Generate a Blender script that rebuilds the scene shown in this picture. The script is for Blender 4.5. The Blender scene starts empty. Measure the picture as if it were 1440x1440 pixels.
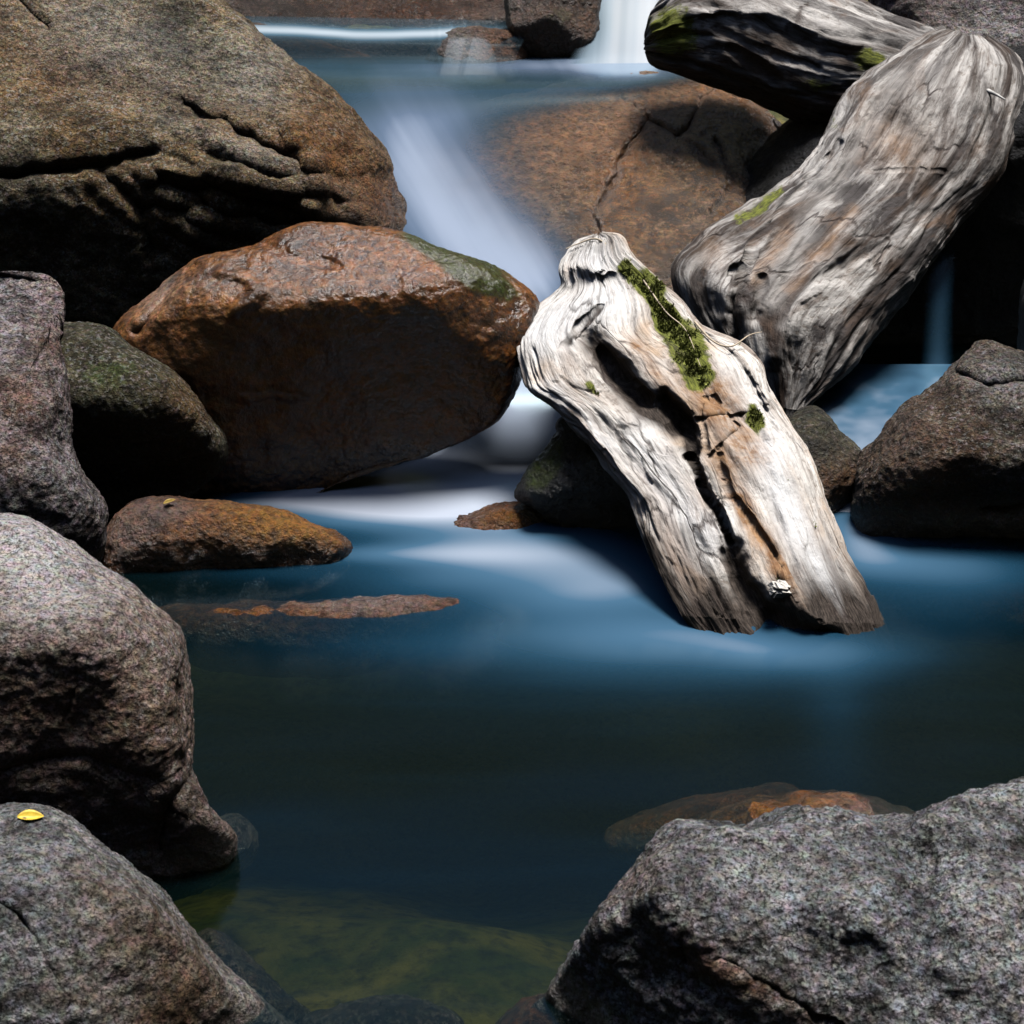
import bpy, math, random
import numpy as np
from mathutils import Vector

random.seed(7)
RNG = np.random.default_rng(11)
C = bpy.context.scene.collection
SC = bpy.context.scene

# ------------------------------------------------------------------ camera
CAM = np.array([0.0, 0.0, 1.6])
PITCH = math.radians(25.0)
TH = 0.30                                   # tan of half the field of view
cam_data = bpy.data.cameras.new("camera")
cam_data.sensor_width = 36.0
cam_data.lens = 18.0 / TH
cam_data.clip_start = 0.05
cam_data.clip_end = 500.0
cam_data.dof.use_dof = True
cam_data.dof.focus_distance = 3.5
cam_data.dof.aperture_fstop = 13.0
cam = bpy.data.objects.new("camera", cam_data)
C.objects.link(cam)
cam.location = CAM
cam.rotation_euler = (math.radians(90) - PITCH, 0, 0)
SC.camera = cam

# ------------------------------------------------------------------ sky, sun, exposure
SUN = Vector((0.17, 0.14, 0.96)).normalized()
SUN_EL = math.asin(SUN.z)
SUN_AZ = math.atan2(SUN.x, SUN.y)
w = bpy.data.worlds.new("World")
SC.world = w
w.use_nodes = True
nt = w.node_tree
bg = nt.nodes["Background"]
sky = nt.nodes.new("ShaderNodeTexSky")
sky.sky_type = 'NISHITA'
sky.sun_disc = False
sky.sun_elevation = SUN_EL
sky.sun_rotation = SUN_AZ
nt.links.new(sky.outputs[0], bg.inputs[0])
bg.inputs[1].default_value = 0.095
sl = bpy.data.lights.new("sun", 'SUN')
sl.energy = 4.6
sl.angle = math.radians(20.0)
sl.color = (1.0, 0.97, 0.93)
so = bpy.data.objects.new("sun", sl)
C.objects.link(so)
so.rotation_euler = SUN.to_track_quat('Z', 'Y').to_euler()
SC.view_settings.view_transform = 'Standard'
SC.view_settings.look = 'None'
SC.view_settings.exposure = 0.4
SC.view_settings.gamma = 1.0
SC.cycles.use_denoising = True
SC.cycles.max_bounces = 6
SC.cycles.diffuse_bounces = 0
SC.cycles.transparent_max_bounces = 16

# ------------------------------------------------------------------ maths helpers
CP, SP = math.cos(PITCH), math.sin(PITCH)

def ray(X, Y):
    """direction (unit along the view axis) towards a point of the photograph, 1440 px frame"""
    X = np.asarray(X, float); Y = np.asarray(Y, float)
    nx = (X - 720) / 720 * TH; ny = (720 - Y) / 720 * TH
    return np.stack([nx, CP + ny * SP, -SP + ny * CP], -1)

def at(X, Y, d):
    return CAM + ray(X, Y) * np.asarray(d, float)[..., None]

def d_at_z(X, Y, z):
    return (CAM[2] - z) / -ray(X, Y)[..., 2]

def project(p):
    q = p - CAM
    d = q[..., 1] * CP - q[..., 2] * SP
    ny = (q[..., 1] * SP + q[..., 2] * CP) / d
    nx = q[..., 0] / d
    return 720 + nx / TH * 720, 720 - ny / TH * 720, d

def _hash(i, j, k, s):
    h = (i.astype(np.uint32) * np.uint32(374761393) + j.astype(np.uint32) * np.uint32(668265263)
         + k.astype(np.uint32) * np.uint32(2147483647) + np.uint32(s * 974634777 % 4294967291))
    h = (h ^ (h >> np.uint32(13))) * np.uint32(1274126177)
    h = (h ^ (h >> np.uint32(15))) * np.uint32(2246822519)
    return ((h ^ (h >> np.uint32(16))) & np.uint32(0xFFFFFF)).astype(np.float64) / 16777215.0 * 2 - 1

def noise(p, f=1.0, s=0):
    """value-gradient noise, about -1..1"""
    q = np.asarray(p, float) * f + 1000.37 + s * 17.13
    i = np.floor(q).astype(np.int64); t = q - i
    u = t * t * t * (t * (t * 6 - 15) + 10)
    r = 0
    for dx in (0, 1):
        wx = u[..., 0] if dx else 1 - u[..., 0]
        for dy in (0, 1):
            wy = u[..., 1] if dy else 1 - u[..., 1]
            for dz in (0, 1):
                wz = u[..., 2] if dz else 1 - u[..., 2]
                I, J, K = i[..., 0] + dx, i[..., 1] + dy, i[..., 2] + dz
                g = (_hash(I, J, K, s) * (t[..., 0] - dx) + _hash(I, J, K, s + 101) * (t[..., 1] - dy)
                     + _hash(I, J, K, s + 202) * (t[..., 2] - dz))
                r = r + wx * wy * wz * g
    return r * 1.3

def fbm(p, f, o=4, s=0, g=0.5, ridge=False):
    a, r, tot = 1.0, 0, 0
    for k in range(o):
        n = noise(p, f * 2.03 ** k, s + k)
        if ridge: n = 1 - 2 * np.sqrt(n * n + 0.0015)
        r = r + a * n; tot += a; a *= g
    return r / tot

def smoothstep(a, b, x):
    t = np.clip((x - a) / (b - a), 0, 1)
    return t * t * (3 - 2 * t)

def smin(a, b, k):
    h = np.clip(0.5 + 0.5 * (b - a) / k, 0, 1)
    return b * (1 - h) + a * h - k * h * (1 - h)

def catmull(pts, n, closed=False):
    P = np.asarray(pts, float)
    if closed:
        P = np.vstack([P[-1], P, P[0], P[1]])
    else:
        P = np.vstack([2 * P[0] - P[1], P, 2 * P[-1] - P[-2]])
    m = len(P) - 3
    t = np.linspace(0, m, n, endpoint=not closed)
    i = np.minimum(t.astype(int), m - 1); f = (t - i)[:, None]
    a, b, c, d = P[i], P[i + 1], P[i + 2], P[i + 3]
    return 0.5 * (2 * b + (c - a) * f + (2 * a - 5 * b + 4 * c - d) * f ** 2 + (3 * b - a - 3 * c + d) * f ** 3)

def dist_poly(X, Y, pts):
    best = np.full(X.shape, 1e9)
    P = np.asarray(pts, float)
    for a, b in zip(P[:-1], P[1:]):
        v = b - a; L = max(v @ v, 1e-9)
        t = np.clip(((X - a[0]) * v[0] + (Y - a[1]) * v[1]) / L, 0, 1)
        best = np.minimum(best, np.hypot(X - a[0] - t * v[0], Y - a[1] - t * v[1]))
    return best

def blob(X, Y, b):
    """soft ellipse (x, y, rx, ry, angle in degrees, strength)"""
    x, y, rx, ry, an, st = b
    a = math.radians(an)
    u = (X - x) * math.cos(a) + (Y - y) * math.sin(a)
    v = -(X - x) * math.sin(a) + (Y - y) * math.cos(a)
    return st * np.exp(-((u / rx) ** 2 + (v / ry) ** 2))

def vnormals(v, q):
    a = v[q[:, 2]] - v[q[:, 0]]; b = v[q[:, 3]] - v[q[:, 1]]
    n = np.cross(a, b)
    out = np.zeros_like(v)
    for k in range(4):
        for c in range(3):
            out[:, c] += np.bincount(q[:, k], n[:, c], len(v))
    return out / np.maximum(np.linalg.norm(out, axis=1, keepdims=True), 1e-12)

def mesh_obj(name, v, faces, mat, parent=None, origin=None, attrs=None, smooth=True):
    v = np.asarray(v, float)
    if origin is None: origin = np.zeros(3)
    me = bpy.data.meshes.new(name)
    faces = np.asarray(faces)
    n, k = faces.shape
    me.vertices.add(len(v)); me.vertices.foreach_set("co", (v - origin).astype(np.float32).ravel())
    me.loops.add(n * k); me.loops.foreach_set("vertex_index", faces.astype(np.int32).ravel())
    me.polygons.add(n); me.polygons.foreach_set("loop_start", np.arange(0, n * k, k, dtype=np.int32))
    me.polygons.foreach_set("use_smooth", np.full(n, smooth))
    me.update(calc_edges=True)
    me.validate()
    for an, av in (attrs or {}).items():
        av = np.asarray(av, np.float32)
        if av.ndim == 1:
            at_ = me.attributes.new(an, 'FLOAT', 'POINT'); at_.data.foreach_set("value", av)
        else:
            at_ = me.attributes.new(an, 'FLOAT_VECTOR', 'POINT'); at_.data.foreach_set("vector", av.ravel())
    me.materials.append(mat)
    o = bpy.data.objects.new(name, me)
    C.objects.link(o)
    if parent is not None:
        o.parent = parent
        o.location = Vector(origin) - parent.location
    else:
        o.location = origin
    return o

def tag(o, label, cat, group=None):
    o["label"] = label; o["category"] = cat
    if group: o["group"] = group
    return o

# ------------------------------------------------------------------ materials
class NT:
    def __init__(s, name):
        s.m = bpy.data.materials.new(name); s.m.use_nodes = True
        s.t = s.m.node_tree; s.t.nodes.clear()
        s.out = s.n("ShaderNodeOutputMaterial")
    def n(s, typ, **kw):
        o = s.t.nodes.new(typ)
        for k, v in kw.items(): setattr(o, k, v)
        return o
    def put(s, sock, v):
        if hasattr(v, "default_value") or isinstance(v, bpy.types.NodeSocket): s.t.links.new(v, sock)
        else: sock.default_value = v
    def noise(s, vec, scale, detail=4, rough=0.55, dist=0.0):
        o = s.n("ShaderNodeTexNoise"); s.put(o.inputs["Vector"], vec)
        o.inputs["Scale"].default_value = scale; o.inputs["Detail"].default_value = detail
        o.inputs["Roughness"].default_value = rough; o.inputs["Distortion"].default_value = dist
        return o.outputs["Fac"]
    def ramp(s, v, stops):
        o = s.n("ShaderNodeValToRGB"); s.put(o.inputs[0], v)
        e = o.color_ramp.elements
        while len(e) < len(stops): e.new(0.5)
        for k, (p, c) in enumerate(stops):
            e[k].position = p
            e[k].color = (c, c, c, 1) if isinstance(c, (int, float)) else (*c, 1)
        return o.outputs[0]
    def mix(s, f, a, b, mode='MIX'):
        o = s.n("ShaderNodeMix", data_type='RGBA', blend_type=mode)
        s.put(o.inputs[0], f)
        for k, v in ((6, a), (7, b)):
            if isinstance(v, tuple) and len(v) == 3: v = (*v, 1)
            s.put(o.inputs[k], v)
        return o.outputs[2]
    def math(s, op, a, b=0.0, c=None, clamp=False):
        o = s.n("ShaderNodeMath", operation=op, use_clamp=clamp)
        s.put(o.inputs[0], a); s.put(o.inputs[1], b)
        if c is not None: s.put(o.inputs[2], c)
        return o.outputs[0]
    def attr(s, name, out="Fac"):
        return s.n("ShaderNodeAttribute", attribute_name=name).outputs[out]
    def coord(s, loc=(0, 0, 0), scale=(1, 1, 1)):
        tc = s.n("ShaderNodeTexCoord"); mp = s.n("ShaderNodeMapping")
        s.t.links.new(tc.outputs["Object"], mp.inputs[0])
        mp.inputs["Location"].default_value = loc; mp.inputs["Scale"].default_value = scale
        return mp.outputs[0]

def rock_mat(name, light, dark, tint, stain=(0.22, 0.085, 0.02), fleck=0.55, wet=0.0, bump=1.0, speck=110, pale=(0.5, 0.47, 0.45), seed=0, moss=(0.05, 0.08, 0.012), spec=0.45):
    """granite: mottled ground, mineral flecks, stains / moss / wetness from the mesh's own attributes"""
    light, dark, tint = (tuple(c * k for c in t) for t, k in ((light, 0.86), (dark, 0.62), (tint, 0.8)))
    s = NT(name)
    v = s.coord((seed * 3.1, seed * 1.7, seed * 2.3))
    big = s.noise(v, 3.0, 5, 0.6, 0.4)
    mid = s.noise(v, 17.0, 8, 0.68, 0.3)
    mid2 = s.noise(v, 42.0, 6, 0.7)
    fine = s.noise(v, speck, 3, 0.6)
    fine2 = s.noise(v, speck * 2.1, 2, 0.6)
    col = s.mix(s.ramp(mid, [(0.36, 0.0), (0.64, 1.0)]), dark, light)
    col = s.mix(s.ramp(big, [(0.42, 0.0), (0.62, 0.85)]), col, tint)
    fol = s.n("ShaderNodeMapping"); s.put(fol.inputs[0], v); fol.inputs["Rotation"].default_value = (0.5, 0.35 + seed * 0.2, 0.3); fol.inputs["Scale"].default_value = (1.0, 1.0, 3.2)
    vein = s.noise(fol.outputs[0], 7.0, 6, 0.62, 0.5)
    col = s.mix(1.0, col, s.ramp(vein, [(0.34, 0.34), (0.47, 0.85), (0.62, 1.35)]), 'MULTIPLY')
    blot = s.noise(v, 5.5, 5, 0.6, 0.6)
    col = s.mix(s.ramp(blot, [(0.52, 0.0), (0.66, 0.8)]), col, s.mix(1.0, col, (0.40, 0.37, 0.34), 'MULTIPLY'))
    col = s.mix(s.ramp(mid2, [(0.40, 0.9), (0.54, 0.0)]), col, s.mix(1.0, col, (0.26, 0.24, 0.23), 'MULTIPLY'))
    col = s.mix(s.math('MULTIPLY', s.ramp(fine, [(0.52, 0.0), (0.60, 1.0)]), s.math('MULTIPLY', s.ramp(vein, [(0.40, 0.25), (0.60, 1.0)]), fleck)), col, pale)
    st = s.attr("stain"); mo = s.attr("moss"); we = s.attr("wet"); pa = s.attr("pale")
    stf = s.math('MULTIPLY', st, s.ramp(mid, [(0.25, 0.35), (0.6, 1.0)]), clamp=True)
    col = s.mix(stf, col, s.mix(s.ramp(mid2, [(0.35, 0.0), (0.65, 1.0)]), tuple(c * 0.45 for c in stain), tuple(min(1, c * 1.5) for c in stain)))
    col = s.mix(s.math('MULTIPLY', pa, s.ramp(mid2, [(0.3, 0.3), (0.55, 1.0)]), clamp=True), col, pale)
    mof = s.ramp(s.math('ADD', s.math('MULTIPLY', mo, 1.3), s.math('SUBTRACT', mid2, 0.8)), [(0.12, 0.0), (0.42, 1.0)])
    mcol = s.mix(s.ramp(fine, [(0.35, 0.0), (0.65, 1.0)]), tuple(c * 0.4 for c in moss), tuple(c * 1.7 for c in moss))
    col = s.mix(s.math('MULTIPLY', mof, 0.92), col, mcol)
    col = s.mix(s.math('MULTIPLY', s.ramp(fine2, [(0.40, 1.0), (0.49, 0.0)]), min(1.0, fleck * 1.6)), col, s.mix(1.0, col, (0.16, 0.15, 0.15), 'MULTIPLY'))
    hn = s.n("ShaderNodeTexNoise"); s.put(hn.inputs["Vector"], v); hn.inputs["Scale"].default_value = speck * 0.7; hn.inputs["Detail"].default_value = 3.0
    hc = s.n("ShaderNodeMapRange", data_type='FLOAT_VECTOR'); s.put(hc.inputs["Vector"], hn.outputs["Color"])
    hc.inputs[7].default_value = (0.30, 0.30, 0.30); hc.inputs[8].default_value = (0.70, 0.70, 0.70)
    hc.inputs[9].default_value = (0.84, 0.90, 0.84); hc.inputs[10].default_value = (1.16, 1.10, 1.18)
    col = s.mix(1.0, col, hc.outputs["Vector"], 'MULTIPLY')
    col = s.mix(1.0, col, s.ramp(s.noise(v, speck * 0.8, 3, 0.65), [(0.34, 0.5), (0.50, 0.92), (0.66, 1.0)]), 'MULTIPLY')
    wf = s.math('ADD', we, wet, clamp=True)
    col = s.mix(wf, col, s.mix(1.0, col, (0.52, 0.44, 0.38), 'MULTIPLY'))
    b = s.n("ShaderNodeBsdfPrincipled")
    s.put(b.inputs["Base Color"], col)
    rg = s.math('SUBTRACT', 0.9, s.math('MULTIPLY', wf, 0.72))
    rg = s.math('ADD', rg, s.math('MULTIPLY', s.math('SUBTRACT', mid2, 0.5), 0.3), clamp=True)
    s.put(b.inputs["Roughness"], rg)
    s.put(b.inputs["Specular IOR Level"], s.math('MULTIPLY_ADD', wf, spec, 0.2))
    h = s.math('ADD', s.math('MULTIPLY', mid, 0.6), s.math('MULTIPLY', mid2, 0.5))
    h = s.math('ADD', h, s.math('MULTIPLY', fine, 0.32))
    bp = s.n("ShaderNodeBump"); bp.inputs["Strength"].default_value = bump; bp.inputs["Distance"].default_value = 0.034
    s.put(bp.inputs["Height"], h)
    s.t.links.new(bp.outputs[0], b.inputs["Normal"])
    s.t.links.new(b.outputs[0], s.out.inputs[0])
    return s.m

def wood_mat(name, pale, grey, brown, tan, seed=0, bump=0.8, cut=(0.40, 0.58), bmix=0.7):
    """weathered driftwood: grain runs along the mesh's own 'grain' coordinates (across, along, 0), in metres"""
    s = NT(name)
    g = s.attr("grain", "Vector")
    def gv(a, b, off=0):
        mp = s.n("ShaderNodeMapping"); s.put(mp.inputs[0], g)
        mp.inputs["Scale"].default_value = (a, b, 1); mp.inputs["Location"].default_value = (off + seed * 5.3, off * 2 + seed, off)
        return mp.outputs[0]
    streak = s.noise(gv(14, 2.2, 1), 1.0, 6, 0.62, 0.6)
    fib = s.noise(gv(110, 8.0, 2), 1.0, 8, 0.75, 0.4)
    fine = s.noise(gv(330, 40.0, 3), 1.0, 4, 0.7, 0.3)
    patch = s.noise(gv(9, 5, 4), 1.0, 6, 0.65, 0.8)
    spot = s.noise(gv(60, 40, 5), 1.0, 5, 0.7)
    col = s.mix(s.ramp(streak, [(cut[0], 0.0), (cut[1], 1.0)]), grey, pale)
    col = s.mix(s.math('MULTIPLY', s.ramp(patch, [(0.52, 0.0), (0.66, 1.0)]), 0.75), col, tan)
    col = s.mix(s.math('MULTIPLY', s.ramp(s.noise(gv(11, 1.6, 7), 1.0, 7, 0.68, 0.9), [(0.50, 0.0), (0.62, 1.0)]), bmix), col, brown)
    col = s.mix(s.math('MULTIPLY', s.ramp(fib, [(0.38, 1.0), (0.50, 0.0)]), 0.75), col, s.mix(1.0, col, (0.30, 0.26, 0.24), 'MULTIPLY'))
    col = s.mix(s.math('MULTIPLY', s.ramp(spot, [(0.36, 1.0), (0.45, 0.0)]), 0.65), col, s.mix(1.0, col, (0.35, 0.28, 0.22), 'MULTIPLY'))
    st = s.attr("stain"); mo = s.attr("moss"); dk = s.attr("dark"); pa = s.attr("pale")
    col = s.mix(s.math('MULTIPLY', pa, s.ramp(fib, [(0.33, 0.25), (0.5, 1.0)]), clamp=True), col, tuple(min(0.86, c * 1.15) for c in pale))
    col = s.mix(s.math('MULTIPLY', st, s.ramp(spot, [(0.3, 0.3), (0.6, 1.0)]), clamp=True), col, s.mix(s.ramp(fib, [(0.35, 0.0), (0.65, 1.0)]), (0.14, 0.06, 0.025), (0.50, 0.30, 0.16)))
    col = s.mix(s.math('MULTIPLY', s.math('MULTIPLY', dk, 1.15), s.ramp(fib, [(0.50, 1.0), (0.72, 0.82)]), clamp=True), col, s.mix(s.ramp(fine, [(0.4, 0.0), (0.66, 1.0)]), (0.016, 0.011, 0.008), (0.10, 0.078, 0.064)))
    mf = s.ramp(s.math('ADD', s.math('MULTIPLY', mo, 1.2), s.math('SUBTRACT', spot, 0.75)), [(0.1, 0.0), (0.32, 1.0)])
    col = s.mix(mf, col, s.mix(s.ramp(fine, [(0.35, 0.0), (0.65, 1.0)]), (0.03, 0.04, 0.008), (0.26, 0.28, 0.045)))
    vo = s.n("ShaderNodeTexVoronoi", feature='DISTANCE_TO_EDGE')
    wv = s.n("ShaderNodeVectorMath", operation='ADD'); s.put(wv.inputs[0], gv(11, 3.2, 6))
    nz = s.n("ShaderNodeTexNoise"); s.put(nz.inputs["Vector"], gv(30, 8, 8)); nz.inputs["Scale"].default_value = 1.0; nz.inputs["Detail"].default_value = 4
    sc_ = s.n("ShaderNodeVectorMath", operation='SCALE'); s.put(sc_.inputs[0], nz.outputs["Color"]); sc_.inputs["Scale"].default_value = 0.5
    s.put(wv.inputs[1], sc_.outputs[0])
    s.put(vo.inputs["Vector"], wv.outputs[0]); vo.inputs["Scale"].default_value = 1.0
    gate = s.ramp(s.noise(gv(6, 4, 9), 1.0, 3, 0.5), [(0.46, 0.0), (0.6, 1.0)])
    crk = s.math('MULTIPLY', s.ramp(vo.outputs["Distance"], [(0.0, 1.0), (0.035, 0.0)]), gate)
    col = s.mix(s.math('MULTIPLY', crk, 0.85), col, (0.05, 0.035, 0.03))
    b = s.n("ShaderNodeBsdfPrincipled")
    s.put(b.inputs["Base Color"], col)
    b.inputs["Roughness"].default_value = 0.75
    b.inputs["Specular IOR Level"].default_value = 0.25
    h = s.math('ADD', s.math('MULTIPLY', fib, 0.5), s.math('MULTIPLY', fine, 0.25))
    h = s.math('ADD', h, s.math('ADD', s.math('MULTIPLY', streak, 0.4), s.math('MULTIPLY', spot, 0.5)))
    h = s.math('SUBTRACT', h, s.math('MULTIPLY', crk, 0.35))
    bp = s.n("ShaderNodeBump"); bp.inputs["Strength"].default_value = bump; bp.inputs["Distance"].default_value = 0.016
    s.put(bp.inputs["Height"], h); s.t.links.new(bp.outputs[0], b.inputs["Normal"])
    s.t.links.new(b.outputs[0], s.out.inputs[0])
    return s.m

def water_mat(name, stops, opac, clear=(0.75, 0.86, 0.82), rough=0.14, volume=None, gloss=1.0, use_veil=False):
    """long-exposed water: the more air it carries ('foam' attribute) the whiter and the less transparent; 'veil' thins a sheet out at its edges"""
    s = NT(name)
    fo = s.attr("foam")
    fcol = s.ramp(fo, stops); fop = s.ramp(fo, opac)
    tr = s.n("ShaderNodeBsdfTransparent"); tr.inputs[0].default_value = (*clear, 1)
    gl = s.n("ShaderNodeBsdfGlossy"); gl.inputs["Roughness"].default_value = rough
    gl.inputs["Color"].default_value = (0.72, 0.92, 1.0, 1)
    fr = s.n("ShaderNodeFresnel"); fr.inputs["IOR"].default_value = 1.33
    df = s.n("ShaderNodeBsdfDiffuse"); s.put(df.inputs["Color"], fcol)
    tl = s.n("ShaderNodeBsdfTranslucent"); s.put(tl.inputs["Color"], fcol)
    md = s.n("ShaderNodeMixShader"); md.inputs[0].default_value = 0.3
    s.t.links.new(df.outputs[0], md.inputs[1]); s.t.links.new(tl.outputs[0], md.inputs[2])
    m0 = s.n("ShaderNodeMixShader"); s.put(m0.inputs[0], fop)
    s.t.links.new(tr.outputs[0], m0.inputs[1]); s.t.links.new(md.outputs[0], m0.inputs[2])
    m1 = s.n("ShaderNodeMixShader"); s.put(m1.inputs[0], s.math('MULTIPLY', fr.outputs[0], gloss))
    s.t.links.new(m0.outputs[0], m1.inputs[1]); s.t.links.new(gl.outputs[0], m1.inputs[2])
    last = m1
    if use_veil:
        t2 = s.n("ShaderNodeBsdfTransparent")
        m2 = s.n("ShaderNodeMixShader"); s.put(m2.inputs[0], s.attr("veil"))
        s.t.links.new(t2.outputs[0], m2.inputs[1]); s.t.links.new(m1.outputs[0], m2.inputs[2])
        last = m2
    s.t.links.new(last.outputs[0], s.out.inputs[0])
    if volume:
        va = s.n("ShaderNodeVolumeAbsorption")
        va.inputs["Color"].default_value = (*volume[0], 1); va.inputs["Density"].default_value = volume[1]
        s.t.links.new(va.outputs[0], s.out.inputs["Volume"])
    return s.m

def plain_mat(name, col, rough=0.6, var=0.3, scale=60, trans=0.0):
    s = NT(name)
    n = s.noise(s.coord(), scale, 4, 0.6)
    c = s.mix(s.ramp(n, [(0.3, 0.0), (0.7, 1.0)]), tuple(x * (1 - var) for x in col), tuple(min(1, x * (1 + var)) for x in col))
    b = s.n("ShaderNodeBsdfPrincipled"); s.put(b.inputs["Base Color"], c); b.inputs["Roughness"].default_value = rough
    s.t.links.new(b.outputs[0], s.out.inputs[0])
    return s.m

# ------------------------------------------------------------------ builders
def build_rock(name, label, outline, d, T, mat, n=160, center=None, p=2.3, back=0.9, planes=(), k=0.06, warp=14,
               feats=(), stain=(), moss=(), wet=(), pale=(), wetline=(0.0, 0.08, 0.9), lump=(0.030, 2.6), rough=(0.010, 9.0), fold=None,
               group="rocks around the stream pool", cat="boulder", grit=0.0022, tilt=0.0):
    O = np.asarray(outline, float)
    c = np.asarray(center, float) if center is not None else (O.min(0) + O.max(0)) / 2
    cv = catmull(O, 1440, True) - c
    ang = np.unwrap(np.arctan2(cv[:, 1], cv[:, 0])); rad = np.hypot(cv[:, 0], cv[:, 1])
    a_ = np.mod(ang, 2 * math.pi); order = np.argsort(a_)
    a_, rad = a_[order], rad[order]
    a_ = np.concatenate([a_ - 2 * math.pi, a_, a_ + 2 * math.pi]); rad = np.tile(rad, 3)
    g = np.linspace(-1, 1, n)
    A, B = np.meshgrid(g, g, indexing='xy')
    R = np.maximum(np.abs(A), np.abs(B))
    with np.errstate(divide='ignore', invalid='ignore'):
        ph = np.where(np.abs(A) >= np.abs(B),
                      np.where(A >= 0, 0, math.pi) + np.where(np.abs(A) > 1e-9, B / A, 0) * math.pi / 4,
                      np.where(B >= 0, math.pi / 2, 3 * math.pi / 2) - np.where(np.abs(B) > 1e-9, A / B, 0) * math.pi / 4)
    ph = np.mod(ph, 2 * math.pi)
    s = np.sin(R * math.pi / 2)
    rr = np.interp(ph, a_, rad)
    X = c[0] + s * rr * np.cos(ph); Y = c[1] + s * rr * np.sin(ph)
    mpp = d * TH / 720
    cap = np.sqrt(np.clip(1 - s ** p, 0, 1))
    sd = sum(map(ord, label)) % 97
    px = np.stack([X, Y, np.full_like(X, sd)], -1)
    Xw = X + warp * fbm(px, 1 / 110, 3, sd); Yw = Y + warp * fbm(px, 1 / 110, 3, sd + 9)
    h = T * cap
    for (x0, y0, h0, gx, gy) in planes:
        h = smin(h, h0 + mpp * (gx * (Xw - x0) + gy * (Yw - y0)), k)
    h = np.maximum(h, -0.8 * T * back * cap)
    Xf = X + 0.5 * warp * fbm(px, 1 / 40, 3, sd + 5); Yf = Y + 0.5 * warp * fbm(px, 1 / 40, 3, sd + 6)
    crackmask = 0
    for (pts, wd, amp) in feats:
        h = h + amp * np.exp(-(dist_poly(Xf, Yf, pts) / wd) ** 2) * smoothstep(0, 0.25, cap)
        if amp < 0: crackmask = crackmask + np.exp(-(dist_poly(Xf, Yf, pts) / (wd * 0.7)) ** 2)
    if fold is not None:                         # bands of folded gneiss
        (fx, fy, fw, fr, amp) = fold
        band = np.sin((Yw * 1.0 + 0.0016 * (Xw - fx) ** 2 - 0.35 * (Xw - fx)) / fr + 1.6 * fbm(px, 1 / 90, 3, sd + 3))
        h = h + amp * band * np.exp(-(((X - fx) / fw[0]) ** 2 + ((Y - fy) / fw[1]) ** 2))
    d = d - mpp * tilt * (Y - c[1])
    front = at(X, Y, d - h)
    hb = T * back * cap
    bk = at(X, Y, d + hb)
    idx = np.arange(n * n).reshape(n, n)
    bidx = idx + n * n
    edge = np.zeros((n, n), bool); edge[0] = edge[-1] = edge[:, 0] = edge[:, -1] = True
    bidx = np.where(edge, idx, bidx)
    v = np.vstack([front.reshape(-1, 3), bk.reshape(-1, 3)])
    qf = np.stack([idx[:-1, :-1], idx[:-1, 1:], idx[1:, 1:], idx[1:, :-1]], -1).reshape(-1, 4)
    qb = np.stack([bidx[:-1, :-1], bidx[1:, :-1], bidx[1:, 1:], bidx[:-1, 1:]], -1).reshape(-1, 4)
    q = np.vstack([qf, qb])
    used = np.zeros(len(v), bool); used[q.ravel()] = True
    remap = np.cumsum(used) - 1
    q = remap[q]; v = v[used]
    X2 = np.concatenate([X.ravel(), X.ravel()])[used]; Y2 = np.concatenate([Y.ravel(), Y.ravel()])[used]
    nr = vnormals(v, q)
    if np.mean((nr * (v - v.mean(0))).sum(1)) < 0:
        q = q[:, ::-1]; nr = -nr
    dsp = lump[0] * fbm(v, lump[1], 4, sd) + rough[0] * fbm(v, rough[1], 5, sd + 20, 0.6)
    dsp = dsp + rough[0] * 0.8 * (fbm(v, rough[1] * 0.7, 4, sd + 40, 0.55, ridge=True) - 0.4)
    dsp = dsp + lump[0] * 0.7 * (fbm(v, lump[1] * 1.6, 5, sd + 80, 0.55, ridge=True) - 0.3)
    dsp = dsp + grit * fbm(v, 75, 2, sd + 60)
    v = v + nr * dsp[:, None]
    org = np.array([v[:, 0].mean(), v[:, 1].mean(), v[:, 2].min()])
    at_ = {}
    for nm, bl in (("stain", stain), ("moss", moss), ("wet", wet), ("pale", pale)):
        a = np.zeros(len(v))
        for b in bl: a = a + blob(X2, Y2, b)
        at_[nm] = a
    if wetline:                                   # water mark: stone stays wet and dark just above the surface
        z0, z1, st_ = wetline
        wl = st_ * (1 - smoothstep(z0, z1, v[:, 2] + 0.05 * fbm(v, 6, 3, sd)))
        at_["wet"] = np.maximum(at_["wet"], wl)
    o = mesh_obj(name, v, q, mat, None, org, at_)
    tag(o, label, cat, group)
    return o, v, X2, Y2

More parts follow.
